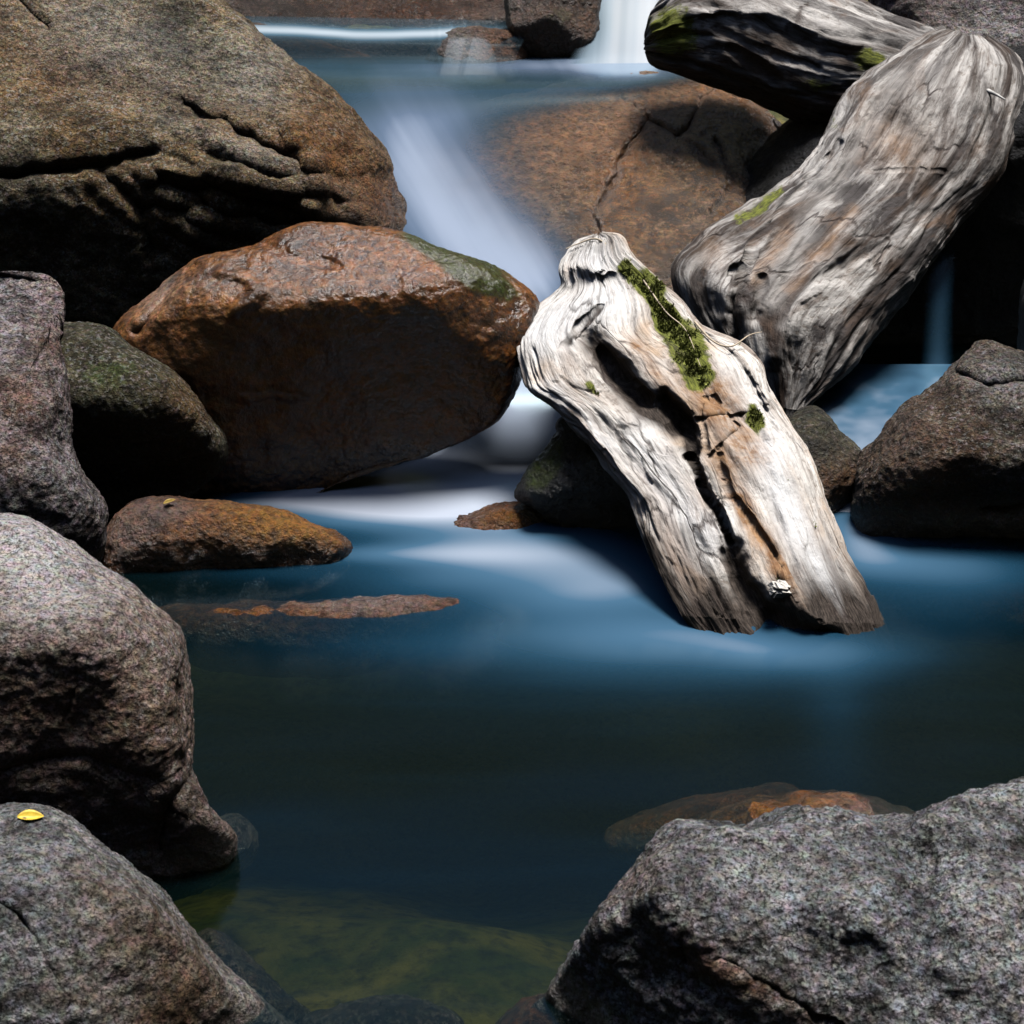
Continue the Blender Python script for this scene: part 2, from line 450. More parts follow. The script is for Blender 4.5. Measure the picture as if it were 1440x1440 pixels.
def build_tube(name, L, R, dc, mat, parent, kf, kb=0.8, N=220, M=420, feats=(), stain=(), moss=(), dark=(), pale=(), ridge=0.012,
               lump=0.02, gs=(28, 3.5), seed=0, warp=8, cracks=0.008, edge=0.0):
    """a trunk: left and right edge curves, depth and flatness along its length; closed at both ends"""
    Lc = catmull(L, M); Rc = catmull(R, M)
    tt = np.linspace(0, 1, M)
    dcv = np.interp(tt, np.linspace(0, 1, len(dc)), dc); kfv = np.interp(tt, np.linspace(0, 1, len(kf)), kf)
    th = np.linspace(0, 2 * math.pi, N, endpoint=False)
    mid = (Lc + Rc) / 2; hv = (Rc - Lc) / 2
    mpp = dcv * TH / 720
    hw = np.hypot(hv[:, 0], hv[:, 1]) * mpp
    cu = np.cos(th); su = np.sin(th)
    X = mid[:, None, 0] + hv[:, None, 0] * cu; Y = mid[:, None, 1] + hv[:, None, 1] * cu
    prof = np.where(su > 0, np.abs(su) ** 0.85, -np.abs(su))
    h = np.where(su > 0, kfv[:, None], kb) * hw[:, None] * prof
    px = np.stack([X, Y, np.full_like(X, 3.3 + seed)], -1)
    Xf = X + warp * fbm(px, 1 / 35, 3, seed + 5); Yf = Y + warp * fbm(px, 1 / 35, 3, seed + 6)
    fr = smoothstep(0.0, 0.35, su)[None, :]
    for (pts, wd, amp) in feats:
        h = h + fr * amp * np.exp(-(dist_poly(Xf, Yf, pts) / wd) ** 2)
    v = at(X, Y, dcv[:, None] - h)
    along = np.concatenate([[0], np.cumsum(np.linalg.norm(np.diff(at(mid[:, 0], mid[:, 1], dcv), axis=0), axis=1))])
    gu = np.repeat((th / (2 * math.pi) * np.median(hw) * 5.5)[None, :], M, 0); gvv = np.repeat(along[:, None], N, 1)
    idx = np.arange(M * N).reshape(M, N); nx = np.roll(idx, -1, 1)
    q = np.stack([idx[:-1], nx[:-1], nx[1:], idx[1:]], -1).reshape(-1, 4)
    V = v.reshape(-1, 3)
    caps = []
    for row in (0, M - 1):
        ring = idx[row]
        for a in range(1, N // 2):
            caps.append((ring[a], ring[a + 1], ring[N - a - 1], ring[N - a]) )
    q = np.vstack([q, np.array(caps)])
    nr = vnormals(V, q[:(M - 1) * N])
    if np.mean((nr * (V - np.repeat(v.mean(1), N, 0))).sum(1)) < 0:
        q = q[:, ::-1]; nr = -nr
    # grain noise, wrapped round the trunk by using a circle for the across coordinate
    gr = np.stack([np.repeat((cu * 0.16)[None], M, 0), np.repeat((su * 0.16)[None], M, 0), gvv * gs[1] / gs[0]], -1).reshape(-1, 3)
    gr = gr + 0.012 * np.stack([fbm(V, 5, 3, seed), fbm(V, 5, 3, seed + 1), 0 * V[:, 0]], -1)
    dsp = lump * fbm(V, 4.0, 4, seed + 2) + ridge * fbm(gr, gs[0], 4, seed + 3, 0.6)
    cr = fbm(gr, gs[0] * 0.55, 3, seed + 8, 0.5, ridge=True)
    dsp = dsp - cracks * smoothstep(0.55, 0.95, cr) + 0.003 * fbm(gr, gs[0] * 5, 3, seed + 12)
    if edge: dsp = dsp + edge * np.floor(2.5 * fbm(gr, gs[0] * 0.35, 3, seed + 30)) / 2.5
    V = V + nr * dsp[:, None]
    at_ = {"grain": np.stack([gu.ravel(), gvv.ravel(), 0 * gu.ravel()], -1)}
    frr = np.repeat(smoothstep(-0.3, 0.15, su)[None], M, 0).ravel()
    for nm, bl in (("stain", stain), ("moss", moss), ("dark", dark), ("pale", pale)):
        a = np.zeros(len(V))
        for b in bl:
            if len(b) == 6: a = a + blob(Xf.ravel(), Yf.ravel(), b)
            else: a = a + b[2] * np.exp(-(dist_poly(Xf.ravel(), Yf.ravel(), b[0]) / b[1]) ** 2)
        at_[nm] = a * frr
    wetz = 1 - smoothstep(0.01, 0.11, V[:, 2] + 0.06 * fbm(gr, gs[0] * 0.8, 3, seed + 50))
    at_["dark"] = np.maximum(at_["dark"], 1.05 * wetz)
    o = mesh_obj(name, V, q, mat, parent, np.array(parent.location), at_)
    return o, V, X.ravel(), Y.ravel(), nr, at_

def strip(name, rows, mat, nu=120, nv=160, foam=None, veil=None, z_noise=0.0):
    """a sheet of moving water through rows of (left x, left y, left depth, right x, right y, right depth)"""
    Rw = catmull(np.asarray(rows, float), nv)
    t = np.linspace(0, 1, nu)
    X = Rw[:, None, 0] * (1 - t) + Rw[:, None, 3] * t
    Y = Rw[:, None, 1] * (1 - t) + Rw[:, None, 4] * t
    D = Rw[:, None, 2] * (1 - t) + Rw[:, None, 5] * t
    v = at(X, Y, D)
    if z_noise: v[..., 2] += z_noise * fbm(v, 5, 3, 4)
    idx = np.arange(nu * nv).reshape(nv, nu)
    q = np.stack([idx[:-1, :-1], idx[1:, :-1], idx[1:, 1:], idx[:-1, 1:]], -1).reshape(-1, 4)
    U = np.repeat(t[None], nv, 0); Vv = np.repeat(np.linspace(0, 1, nv)[:, None], nu, 1)
    at_ = {"foam": np.clip(foam(X, Y, U, Vv), 0, 1).ravel(), "veil": np.clip(veil(X, Y, U, Vv), 0, 1).ravel()}
    o = mesh_obj(name, v.reshape(-1, 3), q, mat, None, v.reshape(-1, 3).mean(0), at_)
    o["kind"] = "structure"
    return o

# ------------------------------------------------------------------ ground: one sheet, a ravine, its unseen banks raised to block low sky light
def ground_h(x, y):
    bed = -0.62 + 0.5 * smoothstep(4.0, 4.7, y) + 0.45 * smoothstep(4.7, 5.6, y) + 0.25 * smoothstep(5.6, 6.6, y)
    bed = bed + 0.7 * (1 - smoothstep(0.2, 1.5, y)) + 0.36 * (1 - smoothstep(2.0, 3.1, y))
    side = np.maximum(0, np.abs(x - 0.2 * np.sin(y * 0.4)) - 1.9 - 0.25 * np.maximum(0, -y))
    bank = np.where(x < 0, 8.5, 15.0) * smoothstep(0, 7.0, side) + 0.8 * smoothstep(0, 0.7, side)
    back = 7.2 * smoothstep(6.6, 14.0, y)
    near = 15.0 * smoothstep(-1.0, -6.5, y)
    return bed + np.maximum(bank, np.maximum(back, near))
def axis(lo, hi, f0, f1, nf, nc):
    return np.concatenate([lo + (f0 - lo) * np.linspace(0, 1, nc, endpoint=False) ** 0.5, np.linspace(f0, f1, nf), (f1 + (hi - f1) * np.linspace(0, 1, nc + 1) ** 2)[1:]])
gx = axis(-120, 120, -3.2, 3.2, 150, 50); gy = axis(-120, 160, 0.0, 8.0, 180, 50)
GX, GY = np.meshgrid(gx, gy)
GZ = ground_h(GX, GY)
gp = np.stack([GX, GY, GZ * 0], -1)
GZ = GZ + 0.06 * fbm(gp, 2.2, 4, 3) + 0.10 * fbm(gp * np.array([1, 1.6, 1]), 1.6, 2, 31) * (np.abs(GX) < 2.4) + 0.5 * fbm(gp, 0.35, 3, 4) * smoothstep(2.2, 5, np.abs(GX))
ii = np.arange(GX.size).reshape(GX.shape)
gq = np.stack([ii[:-1, :-1], ii[:-1, 1:], ii[1:, 1:], ii[1:, :-1]], -1).reshape(-1, 4)
def ground_mat():
    s = NT("stream_bed")
    v = s.coord()
    n1 = s.noise(v, 4.0, 6, 0.62, 0.3); n2 = s.noise(v, 26, 6, 0.65)
    c = s.mix(s.ramp(n1, [(0.4, 0.0), (0.62, 1.0)]), (0.05, 0.06, 0.014), (0.20, 0.155, 0.045))
    c = s.mix(s.ramp(n2, [(0.35, 0.8), (0.55, 0.0)]), c, (0.015, 0.014, 0.010))
    b = s.n("ShaderNodeBsdfPrincipled"); s.put(b.inputs["Base Color"], c); b.inputs["Roughness"].default_value = 0.9
    bp = s.n("ShaderNodeBump"); bp.inputs["Strength"].default_value = 0.6; bp.inputs["Distance"].default_value = 0.04
    s.put(bp.inputs["Height"], n2); s.t.links.new(bp.outputs[0], b.inputs["Normal"])
    s.t.links.new(b.outputs[0], s.out.inputs[0])
    return s.m
g_o = mesh_obj("ground", np.stack([GX, GY, GZ], -1).reshape(-1, 3), gq, ground_mat())
g_o["kind"] = "structure"

# ------------------------------------------------------------------ water
def pool_foam_and_reflection(X, Y):
    f = 0
    for b in [(742, 600, 80, 60, 10, 0.95), (730, 655, 120, 34, 0, 0.9), (640, 682, 150, 30, -5, 0.7), (715, 655, 120, 48, -8, 0.8), (570, 692, 190, 36, -6, 0.9), (400, 702, 150, 15, -4, 0.50),
              (690, 710, 170, 46, -4, 0.55), (690, 772, 130, 24, 0, 0.22), (520, 780, 150, 14, 0, 0.32), (780, 810, 230, 85, 4, 0.30),
              (900, 850, 200, 85, 6, 0.20), (640, 815, 220, 36, 0, 0.16), (850, 775, 120, 46, 0, 0.10), (960, 905, 200, 48, 3, 0.13), (800, 900, 330, 70, 0, 0.10),
              (1030, 905, 90, 22, 10, 0.14), (1180, 915, 120, 26, 0, 0.14),
              (1205, 735, 60, 50, 30, 0.55), (1290, 790, 150, 44, 3, 0.34), (1320, 850, 200, 50, 0, 0.14), (850, 960, 500, 70, 0, 0.05),
              (1180, 1010, 50, 110, 0, 0.07), (1150, 925, 190, 40, 0, 0.14), (1400, 800, 120, 30, 0, 0.10),  # the narrow upright blob paints the log's reflection, the rest is foam
              (350, 860, 200, 22, 0, 0.06), (380, 805, 160, 14, 0, 0.10), (560, 905, 260, 30, 0, 0.08)]:
        f = f + blob(X, Y, b)
    p = np.stack([X / 300, Y / 60, 0 * X], -1)
    f = f * (1 + 0.35 * fbm(p, 0.8, 2, 5))
    f = f + 0.05 * np.clip(fbm(np.stack([X / 420, Y / 26, 0 * X], -1), 1.0, 3, 61), 0, 1) * smoothstep(880, 960, Y)
    return np.clip(f, 0, 0.97)
BLUES = [(0.0, (0.002, 0.011, 0.011)), (0.12, (0.004, 0.026, 0.048)), (0.3, (0.018, 0.072, 0.13)), (0.55, (0.075, 0.175, 0.285)), (0.92, (0.60, 0.67, 0.80))]
water_main = water_mat("pool_water", BLUES, [(0.0, 0.30), (0.15, 0.66), (0.4, 0.92), (0.8, 0.98)], volume=((0.52, 0.54, 0.22), 3.0), clear=(0.86, 0.93, 0.9), rough=0.13)
wx = np.linspace(-2.6, 2.6, 420); wy = np.linspace(0.7, 4.75, 420)
WX, WY = np.meshgrid(wx, wy)
PX, PY, _ = project(np.stack([WX, WY, 0 * WX], -1))
WF = pool_foam_and_reflection(PX, PY)
WZ = 0.004 * fbm(np.stack([WX, WY * 2, 0 * WX], -1), 1.5, 2, 8)
top = np.stack([WX, WY, WZ], -1).reshape(-1, 3)
bot = top.copy(); bot[:, 2] = -1.1
ii = np.arange(WX.size).reshape(WX.shape); jj = ii + WX.size
qt = np.stack([ii[:-1, :-1], ii[:-1, 1:], ii[1:, 1:], ii[1:, :-1]], -1).reshape(-1, 4)
qb = np.stack([jj[:-1, :-1], jj[1:, :-1], jj[1:, 1:], jj[:-1, 1:]], -1).reshape(-1, 4)
ring = np.concatenate([ii[0, :-1], ii[:-1, -1], ii[-1, :0:-1], ii[:0:-1, 0]])
rn = np.roll(ring, -1)
qs = np.stack([ring, ring + WX.size, rn + WX.size, rn], -1)
wo = mesh_obj("pool_water", np.vstack([top, bot]), np.vstack([qt, qb, qs]), water_main, attrs={"foam": np.concatenate([WF.ravel(), 0 * WF.ravel()])})
wo["kind"] = "structure"

sheet = water_mat("running_water", [(0.0, (0.03, 0.07, 0.10)), (0.25, (0.05, 0.10, 0.14)), (0.6, (0.15, 0.21, 0.31)), (0.85, (0.36, 0.43, 0.56)), (1.0, (0.50, 0.58, 0.72))], [(0.0, 0.35), (0.3, 0.75), (0.7, 0.97)], clear=(0.8, 0.86, 0.88), rough=0.16, use_veil=True)
def dK(Y): return 4.70 - 4.80 * TH / 720 * 1.27 * (np.asarray(Y, float) - 290)      # the slab's top face
rows = []
for (xl, yl, xr, yr) in [(300, 84, 1010, 72), (330, 94, 1010, 80), (360, 104, 1010, 90)]:
    rows.append((xl, yl, float(d_at_z(xl, yl, 0.605)), xr, yr, float(d_at_z(xr, yr, 0.605))))
for (xl, yl, xr, yr) in [(400, 130, 990, 112), (440, 170, 960, 150), (470, 220, 900, 205), (500, 270, 880, 265), (540, 330, 900, 330), (590, 390, 900, 390)]:
    rows.append((xl, yl, dK(yl) - 0.04, xr, yr, dK(yr) - 0.04))
rows += [(630, 440, 4.26, 880, 440, 4.26), (640, 500, 4.16, 870, 500, 4.16), (630, 560, 4.07, 870, 560, 4.07), (600, 610, 4.02, 870, 610, 4.02), (560, 645, 3.995, 870, 645, 3.995), (540, 675, 3.965, 870, 675, 3.965)]
def chute_foam(X, Y, U, V):
    f = 0.10 + blob(X, Y, (650, 285, 85, 170, -34, 0.64)) + blob(X, Y, (740, 380, 80, 70, 30, 0.45)) + blob(X, Y, (560, 210, 60, 60, 0, 0.14))
    f = f + blob(X, Y, (780, 92, 170, 14, 0, 0.55)) + blob(X, Y, (880, 88, 60, 22, 0, 0.7)) + blob(X, Y, (620, 118, 170, 16, 0, 0.06)) + blob(X, Y, (700, 150, 200, 26, -8, 0.14))
    f = f + smoothstep(430, 520, Y) * 1.1
    f = f + blob(X, Y, (600, 300, 60, 130, -25, 0.28))
    f = f * (1 + 0.25 * fbm(np.stack([(X - 0.5 * Y) / 60, Y / 300, 0 * X], -1), 1.0, 3, 6))
    f = f * (1 + 0.14 * fbm(np.stack([(X - 0.62 * Y) / 22, Y / 400, 0 * X], -1), 1.0, 3, 66))
    lim = 0.88 + 0.08 * smoothstep(430, 520, Y)
    return smin(f, lim, 0.12)
def chute_veil(X, Y, U, V):
    n = 14 * fbm(np.stack([X / 40, Y / 40, 0 * X], -1), 1.0, 3, 16)
    right = np.interp(Y, [0, 105, 135, 170, 210, 260, 310, 350, 400, 430], [1100, 1000, 830, 730, 690, 700, 745, 790, 840, 900])
    wd = np.interp(Y, [100, 150, 250, 400], [50, 120, 150, 90])
    return (1 - smoothstep(-wd, wd, X + n - right)) * (1 - smoothstep(610, 668, Y)) * (1 - smoothstep(540, 620, Y) * (1 - smoothstep(600, 720, X)))
strip("stream_water", rows, sheet, 220, 260, chute_foam, chute_veil)

# small pool on the right and its fall
r2 = []
for (xl, yl, xr, yr, z) in [(1090, 512, 1420, 512, 0.10), (1080, 560, 1400, 560, 0.10), (1110, 605, 1330, 605, 0.10), (1150, 635, 1270, 640, 0.09), (1165, 680, 1250, 685, 0.03), (1150, 730, 1260, 735, -0.01)]:
    r2.append((xl, yl, float(d_at_z(xl, yl, z)), xr, yr, float(d_at_z(xr, yr, z))))
sheet_dim = water_mat("side_pool_water", BLUES, [(0.0, 0.5), (0.5, 0.9)], clear=(0.5, 0.6, 0.62), rough=0.2, use_veil=True)
strip("side_pool_water", r2, sheet_dim, 90, 90, lambda X, Y, U, V: 0.5 + 0.3 * V + 0.25 * fbm(np.stack([X / 60, Y / 25, 0 * X], -1), 1, 3, 3), lambda X, Y, U, V: np.ones_like(X))
fall = [(1318, 318, 4.52, 1346, 318, 4.52), (1306, 360, 4.46, 1346, 360, 4.46), (1298, 430, 4.42, 1342, 430, 4.42), (1294, 500, 4.40, 1342, 500, 4.40), (1290, 530, 4.38, 1344, 530, 4.38)]
strip("side_fall_water", fall, sheet_dim, 40, 60, lambda X, Y, U, V: 0.20 + 0.28 * np.sin(U * math.pi) * (0.6 + 0.4 * V), lambda X, Y, U, V: np.sin(U * math.pi) ** 1.2 * smoothstep(0, 0.3, V) * 0.7)

# the fall at the top and the ledge spill on the left
sheet_w = water_mat("white_water", [(0.0, (0.02, 0.05, 0.07)), (0.3, (0.12, 0.22, 0.30)), (0.65, (0.50, 0.60, 0.68)), (1.0, (0.82, 0.86, 0.9))], [(0.0, 0.35), (0.25, 0.8), (0.9, 0.98)], clear=(0.8, 0.86, 0.88), rough=0.2, use_veil=True, gloss=0.25)
tf = [(810, -60, 5.85, 950, -60, 5.85), (812, -10, 5.80, 940, -10, 5.80), (818, 40, 5.55, 930, 40, 5.55), (800, 80, 5.42, 935, 84, 5.42), (780, 100, 5.36, 930, 104, 5.36)]
def streaks(X, sc, sd): return fbm(np.stack([X / sc, 0 * X, 0 * X + sd], -1), 1.0, 3, sd)
strip("waterfall_water", tf, sheet_w, 120, 90, lambda X, Y, U, V: 0.9 + 0.30 * streaks(X + 0.06 * Y, 26, 3) - 0.5 * (1 - smoothstep(0.1, 0.5, U)),
      lambda X, Y, U, V: smoothstep(0, 0.2, U) * (1 - smoothstep(0.86, 1.0, U)) * (0.85 + 0.25 * streaks(X + 0.06 * Y, 24, 7)))
ld = [(300, 22, 6.1, 800, 30, 6.1), (310, 34, 5.75, 770, 38, 5.75), (320, 41, 5.50, 750, 46, 5.50), (330, 52, 5.43, 735, 60, 5.43), (340, 78, 5.40, 725, 84, 5.40), (350, 112, 5.34, 715, 114, 5.34)]
def ledge_foam(X, Y, U, V):
    n = 7 * fbm(np.stack([X / 90, 0 * X, 0 * X], -1), 1, 2, 8) + 4 * np.sin((X - 360) / 110)
    return 0.07 + 0.62 * np.exp(-((Y - 42 - n - 6 * (U - 0.2)) / 7.0) ** 2) + smoothstep(0.75, 1.0, V) * 0.05 + 0.25 * np.clip(streaks(X, 9, 4), 0, 1) * smoothstep(590, 640, X)
def ledge_veil(X, Y, U, V):
    return (0.75 + 0.25 * np.exp(-((Y - 45) / 10.0) ** 2)) * (1 - smoothstep(640, 730, X) * 0.75)
tk = [(630, 50, 5.32, 676, 49, 5.32), (624, 64, 5.28, 690, 62, 5.28), (618, 84, 5.25, 698, 82, 5.25), (612, 110, 5.22, 700, 108, 5.22)]
strip("trickle_water", tk, sheet_w, 80, 60, lambda X, Y, U, V: 0.75 + 0 * X, lambda X, Y, U, V: np.clip(1.6 * streaks(X + 0.25 * Y, 11, 31) + 0.15 + 0.3 * np.exp(-((U - 0.15) / 0.12) ** 2), 0, 0.26) * np.sin(np.clip(U, 0, 1) * math.pi) ** 0.5 * smoothstep(0, 0.2, V))
strip("ledge_water", ld, sheet_w, 200, 90, ledge_foam, ledge_veil)

# ------------------------------------------------------------------ rocks
M_big = rock_mat("granite_ochre", (0.40, 0.325, 0.20), (0.10, 0.082, 0.05), (0.32, 0.19, 0.075), fleck=0.5, seed=1, pale=(0.52, 0.50, 0.45))
M_brown = rock_mat("granite_wet_brown", (0.60, 0.27, 0.075), (0.18, 0.065, 0.014), (0.52, 0.20, 0.035), fleck=0.12, wet=0.7, seed=2, bump=0.4)
M_moss = rock_mat("granite_olive", (0.17, 0.15, 0.09), (0.05, 0.045, 0.025), (0.10, 0.09, 0.045), fleck=0.4, seed=3)
M_grey = rock_mat("granite_grey_pink", (0.52, 0.47, 0.475), (0.16, 0.145, 0.15), (0.36, 0.26, 0.24), fleck=0.55, seed=4)
M_pink = rock_mat("granite_pale_pink", (0.58, 0.50, 0.48), (0.17, 0.135, 0.11), (0.36, 0.27, 0.22), fleck=0.5, seed=5, pale=(0.62, 0.58, 0.57), stain=(0.24, 0.135, 0.07))
M_slate = rock_mat("granite_blue_grey", (0.44, 0.455, 0.47), (0.17, 0.17, 0.175), (0.32, 0.32, 0.31), fleck=0.55, seed=6, stain=(0.16, 0.09, 0.04))
M_fore = rock_mat("granite_foreground", (0.40, 0.41, 0.425), (0.14, 0.14, 0.145), (0.33, 0.32, 0.315), fleck=0.6, seed=7, stain=(0.40, 0.19, 0.07), pale=(0.56, 0.54, 0.53))
M_rust = rock_mat("granite_rust", (0.46, 0.19, 0.05), (0.15, 0.055, 0.018), (0.42, 0.17, 0.035), fleck=0.2, wet=0.55, seed=8, stain=(0.42, 0.20, 0.03), pale=(0.45, 0.42, 0.45))
M_slab = rock_mat("granite_slab", (0.60, 0.44, 0.30), (0.085, 0.062, 0.045), (0.46, 0.26, 0.10), fleck=0.18, wet=0.75, pale=(0.6, 0.42, 0.25), seed=9, bump=0.9, stain=(0.42, 0.18, 0.035), spec=1.1)
M_side = rock_mat("granite_brown_dry", (0.24, 0.20, 0.16), (0.05, 0.042, 0.03), (0.17, 0.11, 0.065), fleck=0.55, seed=10)
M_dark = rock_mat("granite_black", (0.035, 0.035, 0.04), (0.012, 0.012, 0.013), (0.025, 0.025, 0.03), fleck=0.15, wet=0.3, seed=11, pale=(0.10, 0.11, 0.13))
M_ledge = rock_mat("granite_ledge", (0.19, 0.145, 0.12), (0.03, 0.024, 0.022), (0.17, 0.075, 0.03), fleck=0.3, wet=0.6, seed=12)

# big boulder, upper left
build_rock("boulder", "huge ochre granite boulder with folded creases, rising at the upper left beside the chute",
    [(307, 0), (350, 35), (382, 62), (416, 92), (452, 120), (490, 156), (525, 196), (546, 226), (556, 262), (576, 302), (594, 336), (585, 390), (500, 460), (350, 530),
     (150, 580), (-100, 580), (-350, 440), (-430, 180), (-310, -80), (-100, -190), (110, -170), (240, -70)], 4.78, 0.62, M_big, n=380, center=(170, 190),
    planes=[(250, 230, 0.46, -0.12, 0.75), (250, 248, 0.48, -0.05, -0.5), (430, 230, 0.44, -0.75, 0.05)], k=0.17, warp=26,
    feats=[([(262, 150), (300, 172), (360, 200), (420, 236)], 9, -0.040), ([(285, 180), (350, 215), (410, 250)], 14, 0.02),
           ([(0, 246), (80, 240), (150, 232), (215, 216)], 9, -0.045), ([(215, 262), (300, 268), (380, 285), (440, 305)], 7, -0.045), ([(200, 292), (280, 290), (360, 302), (425, 318)], 7, -0.04),
           ([(230, 240), (320, 246), (400, 268), (445, 300)], 9, 0.03), ([(140, 240), (190, 280), (220, 350)], 12, -0.03), ([(20, 0), (70, 40)], 7, -0.03),
           ([(445, 295), (440, 240), (415, 180)], 14, 0.035)],
    fold=(330, 275, (150, 60), 5.5, 0.016),
    stain=[(470, 220, 60, 120, -25, 0.75), (60, 110, 60, 40, 0, 0.3), (530, 280, 30, 50, 0, 0.7), (200, 120, 150, 40, 15, 0.25)],
    wet=[(560, 300, 40, 70, 0, 0.9), (480, 290, 40, 40, 0, 0.4)], pale=[(150, 60, 140, 60, 20, 0.35), (360, 100, 50, 60, 0, 0.3), (330, 210, 90, 14, 20, 0.35)], lump=(0.035, 2.4), rough=(0.013, 8.0))
# brown wet boulder
build_rock("boulder", "glossy wet brown boulder with an overhanging black front, in the middle left of the stream",
    [(160, 480), (218, 418), (280, 366), (335, 353), (372, 344), (400, 326), (440, 314), (500, 318), (560, 326), (612, 345), (666, 362), (716, 388), (757, 420), (752, 462), (736, 505),
     (718, 556), (682, 600), (605, 636), (500, 668), (390, 720), (250, 760), (150, 640)], 3.88, 0.31, M_brown, n=320, center=(450, 520), p=2.6, back=0.5,
    planes=[(450, 380, 0.16, 0.05, 0.95), (480, 432, 0.21, -0.10, -0.58), (270, 450, 0.18, 0.45, -0.1), (690, 470, 0.13, -0.7, 0.1)], k=0.05, warp=22,
    feats=[([(372, 346), (420, 366), (470, 372)], 8, -0.012), ([(280, 372), (240, 410), (195, 470)], 6, -0.02), ([(345, 560), (380, 556), (430, 560)], 4, 0.012), ([(311, 386), (350, 392), (365, 410), (330, 440)], 8, 0.02)],
    stain=[(560, 390, 110, 40, 15, 0.6), (320, 380, 60, 25, 0, 0.4)], moss=[(670, 385, 70, 26, 30, 1.0), (610, 345, 60, 16, 15, 0.8)],
    wet=[(520, 380, 180, 50, 8, 0.45), (740, 470, 30, 60, 0, 0.5)], pale=[(225, 415, 20, 50, 35, 0.4), (300, 400, 50, 16, -10, 0.2)], wetline=(0.0, 0.15, 0.9), lump=(0.016, 2.6))
build_rock("rock", "rounded dark olive rock wedged between the grey left rock and the brown wet boulder",
    [(70, 468), (110, 464), (150, 470), (176, 486), (206, 506), (240, 526), (265, 556), (286, 586), (305, 610), (311, 640), (294, 668), (262, 700), (225, 770), (120, 800), (30, 720), (10, 600), (25, 510)],
    3.74, 0.24, M_moss, n=200, planes=[(180, 520, 0.16, -0.1, 0.9), (200, 560, 0.19, -0.15, -0.9)], k=0.07,
    moss=[(150, 530, 70, 40, 0, 0.45)], stain=[(270, 560, 40, 60, 30, 0.4)], wetline=(0.0, 0.1, 0.9), cat="rock")
build_rock("rock", "upright grey-pink rock slab with brown flecks at the left edge above the pale boulder",
    [(-90, 420), (-20, 386), (36, 388), (68, 399), (84, 424), (82, 450), (74, 470), (79, 505), (90, 552), (98, 612), (116, 660), (138, 702), (144, 732), (140, 772), (124, 804), (60, 860), (-60, 870), (-170, 720), (-170, 520)],
    3.52, 0.28, M_grey, n=240, center=(-10, 640), planes=[(20, 420, 0.18, -0.2, 1.1), (20, 600, 0.24, -0.30, 0.8), (90, 720, 0.22, -0.5, -0.6)], k=0.05, warp=16,
    stain=[(30, 560, 40, 30, 20, 0.5), (20, 640, 30, 30, 0, 0.45), (60, 490, 20, 30, 0, 0.3)], rough=(0.012, 11), cat="rock")
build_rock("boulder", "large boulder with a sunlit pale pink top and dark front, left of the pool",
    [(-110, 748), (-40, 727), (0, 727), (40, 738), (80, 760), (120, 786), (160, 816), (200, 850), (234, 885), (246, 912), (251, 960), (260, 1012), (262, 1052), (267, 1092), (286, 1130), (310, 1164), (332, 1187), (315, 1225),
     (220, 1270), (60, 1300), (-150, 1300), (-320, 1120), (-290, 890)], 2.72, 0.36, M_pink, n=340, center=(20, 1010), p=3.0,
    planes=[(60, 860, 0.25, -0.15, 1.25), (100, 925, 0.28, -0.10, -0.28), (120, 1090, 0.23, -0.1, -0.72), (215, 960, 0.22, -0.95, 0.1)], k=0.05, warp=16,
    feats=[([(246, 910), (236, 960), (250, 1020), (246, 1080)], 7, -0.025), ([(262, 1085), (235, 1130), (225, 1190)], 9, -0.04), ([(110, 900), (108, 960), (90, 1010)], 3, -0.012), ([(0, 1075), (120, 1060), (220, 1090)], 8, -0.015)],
    pale=[(50, 800, 130, 75, 30, 0.75), (0, 760, 120, 60, 20, 0.4)], stain=[(90, 1010, 170, 110, 0, 0.7), (250, 870, 60, 30, 40, 0.3), (150, 880, 60, 25, -20, 0.5)], wetline=(-0.02, 0.09, 0.6), wet=[(310, 1180, 40, 30, 0, 0.7)], rough=(0.011, 9))  # pale blobs put the sunlit look of the top into its colour
LF, LFv, LFx, LFy = build_rock("boulder", "blue-grey boulder with a diagonal crack, lower left, under the yellow leaf",
    [(-130, 1165), (-60, 1146), (0, 1139), (36, 1135), (72, 1139), (112, 1157), (160, 1195), (214, 1240), (254, 1290), (286, 1332), (332, 1382), (384, 1428), (436, 1480), (430, 1550), (300, 1620), (50, 1660), (-200, 1620), (-320, 1420), (-260, 1240)],
    2.40, 0.30, M_slate, n=320, center=(60, 1400), p=2.5, planes=[(80, 1200, 0.19, -0.25, 1.15), (130, 1300, 0.25, -0.4, 0.15), (230, 1390, 0.2, -0.9, -0.3)], k=0.07, warp=14,
    feats=[([(-20, 1255), (20, 1285), (55, 1330), (75, 1365), (95, 1410)], 3.5, -0.02), ([(120, 1240), (180, 1270), (240, 1330)], 16, 0.012)],
    stain=[(230, 1360, 140, 60, 40, 0.8), (200, 1430, 150, 40, 20, 0.6), (150, 1250, 70, 26, 30, 0.25)], wetline=(-0.02, 0.06, 0.6), rough=(0.009, 11), lump=(0.02, 3))
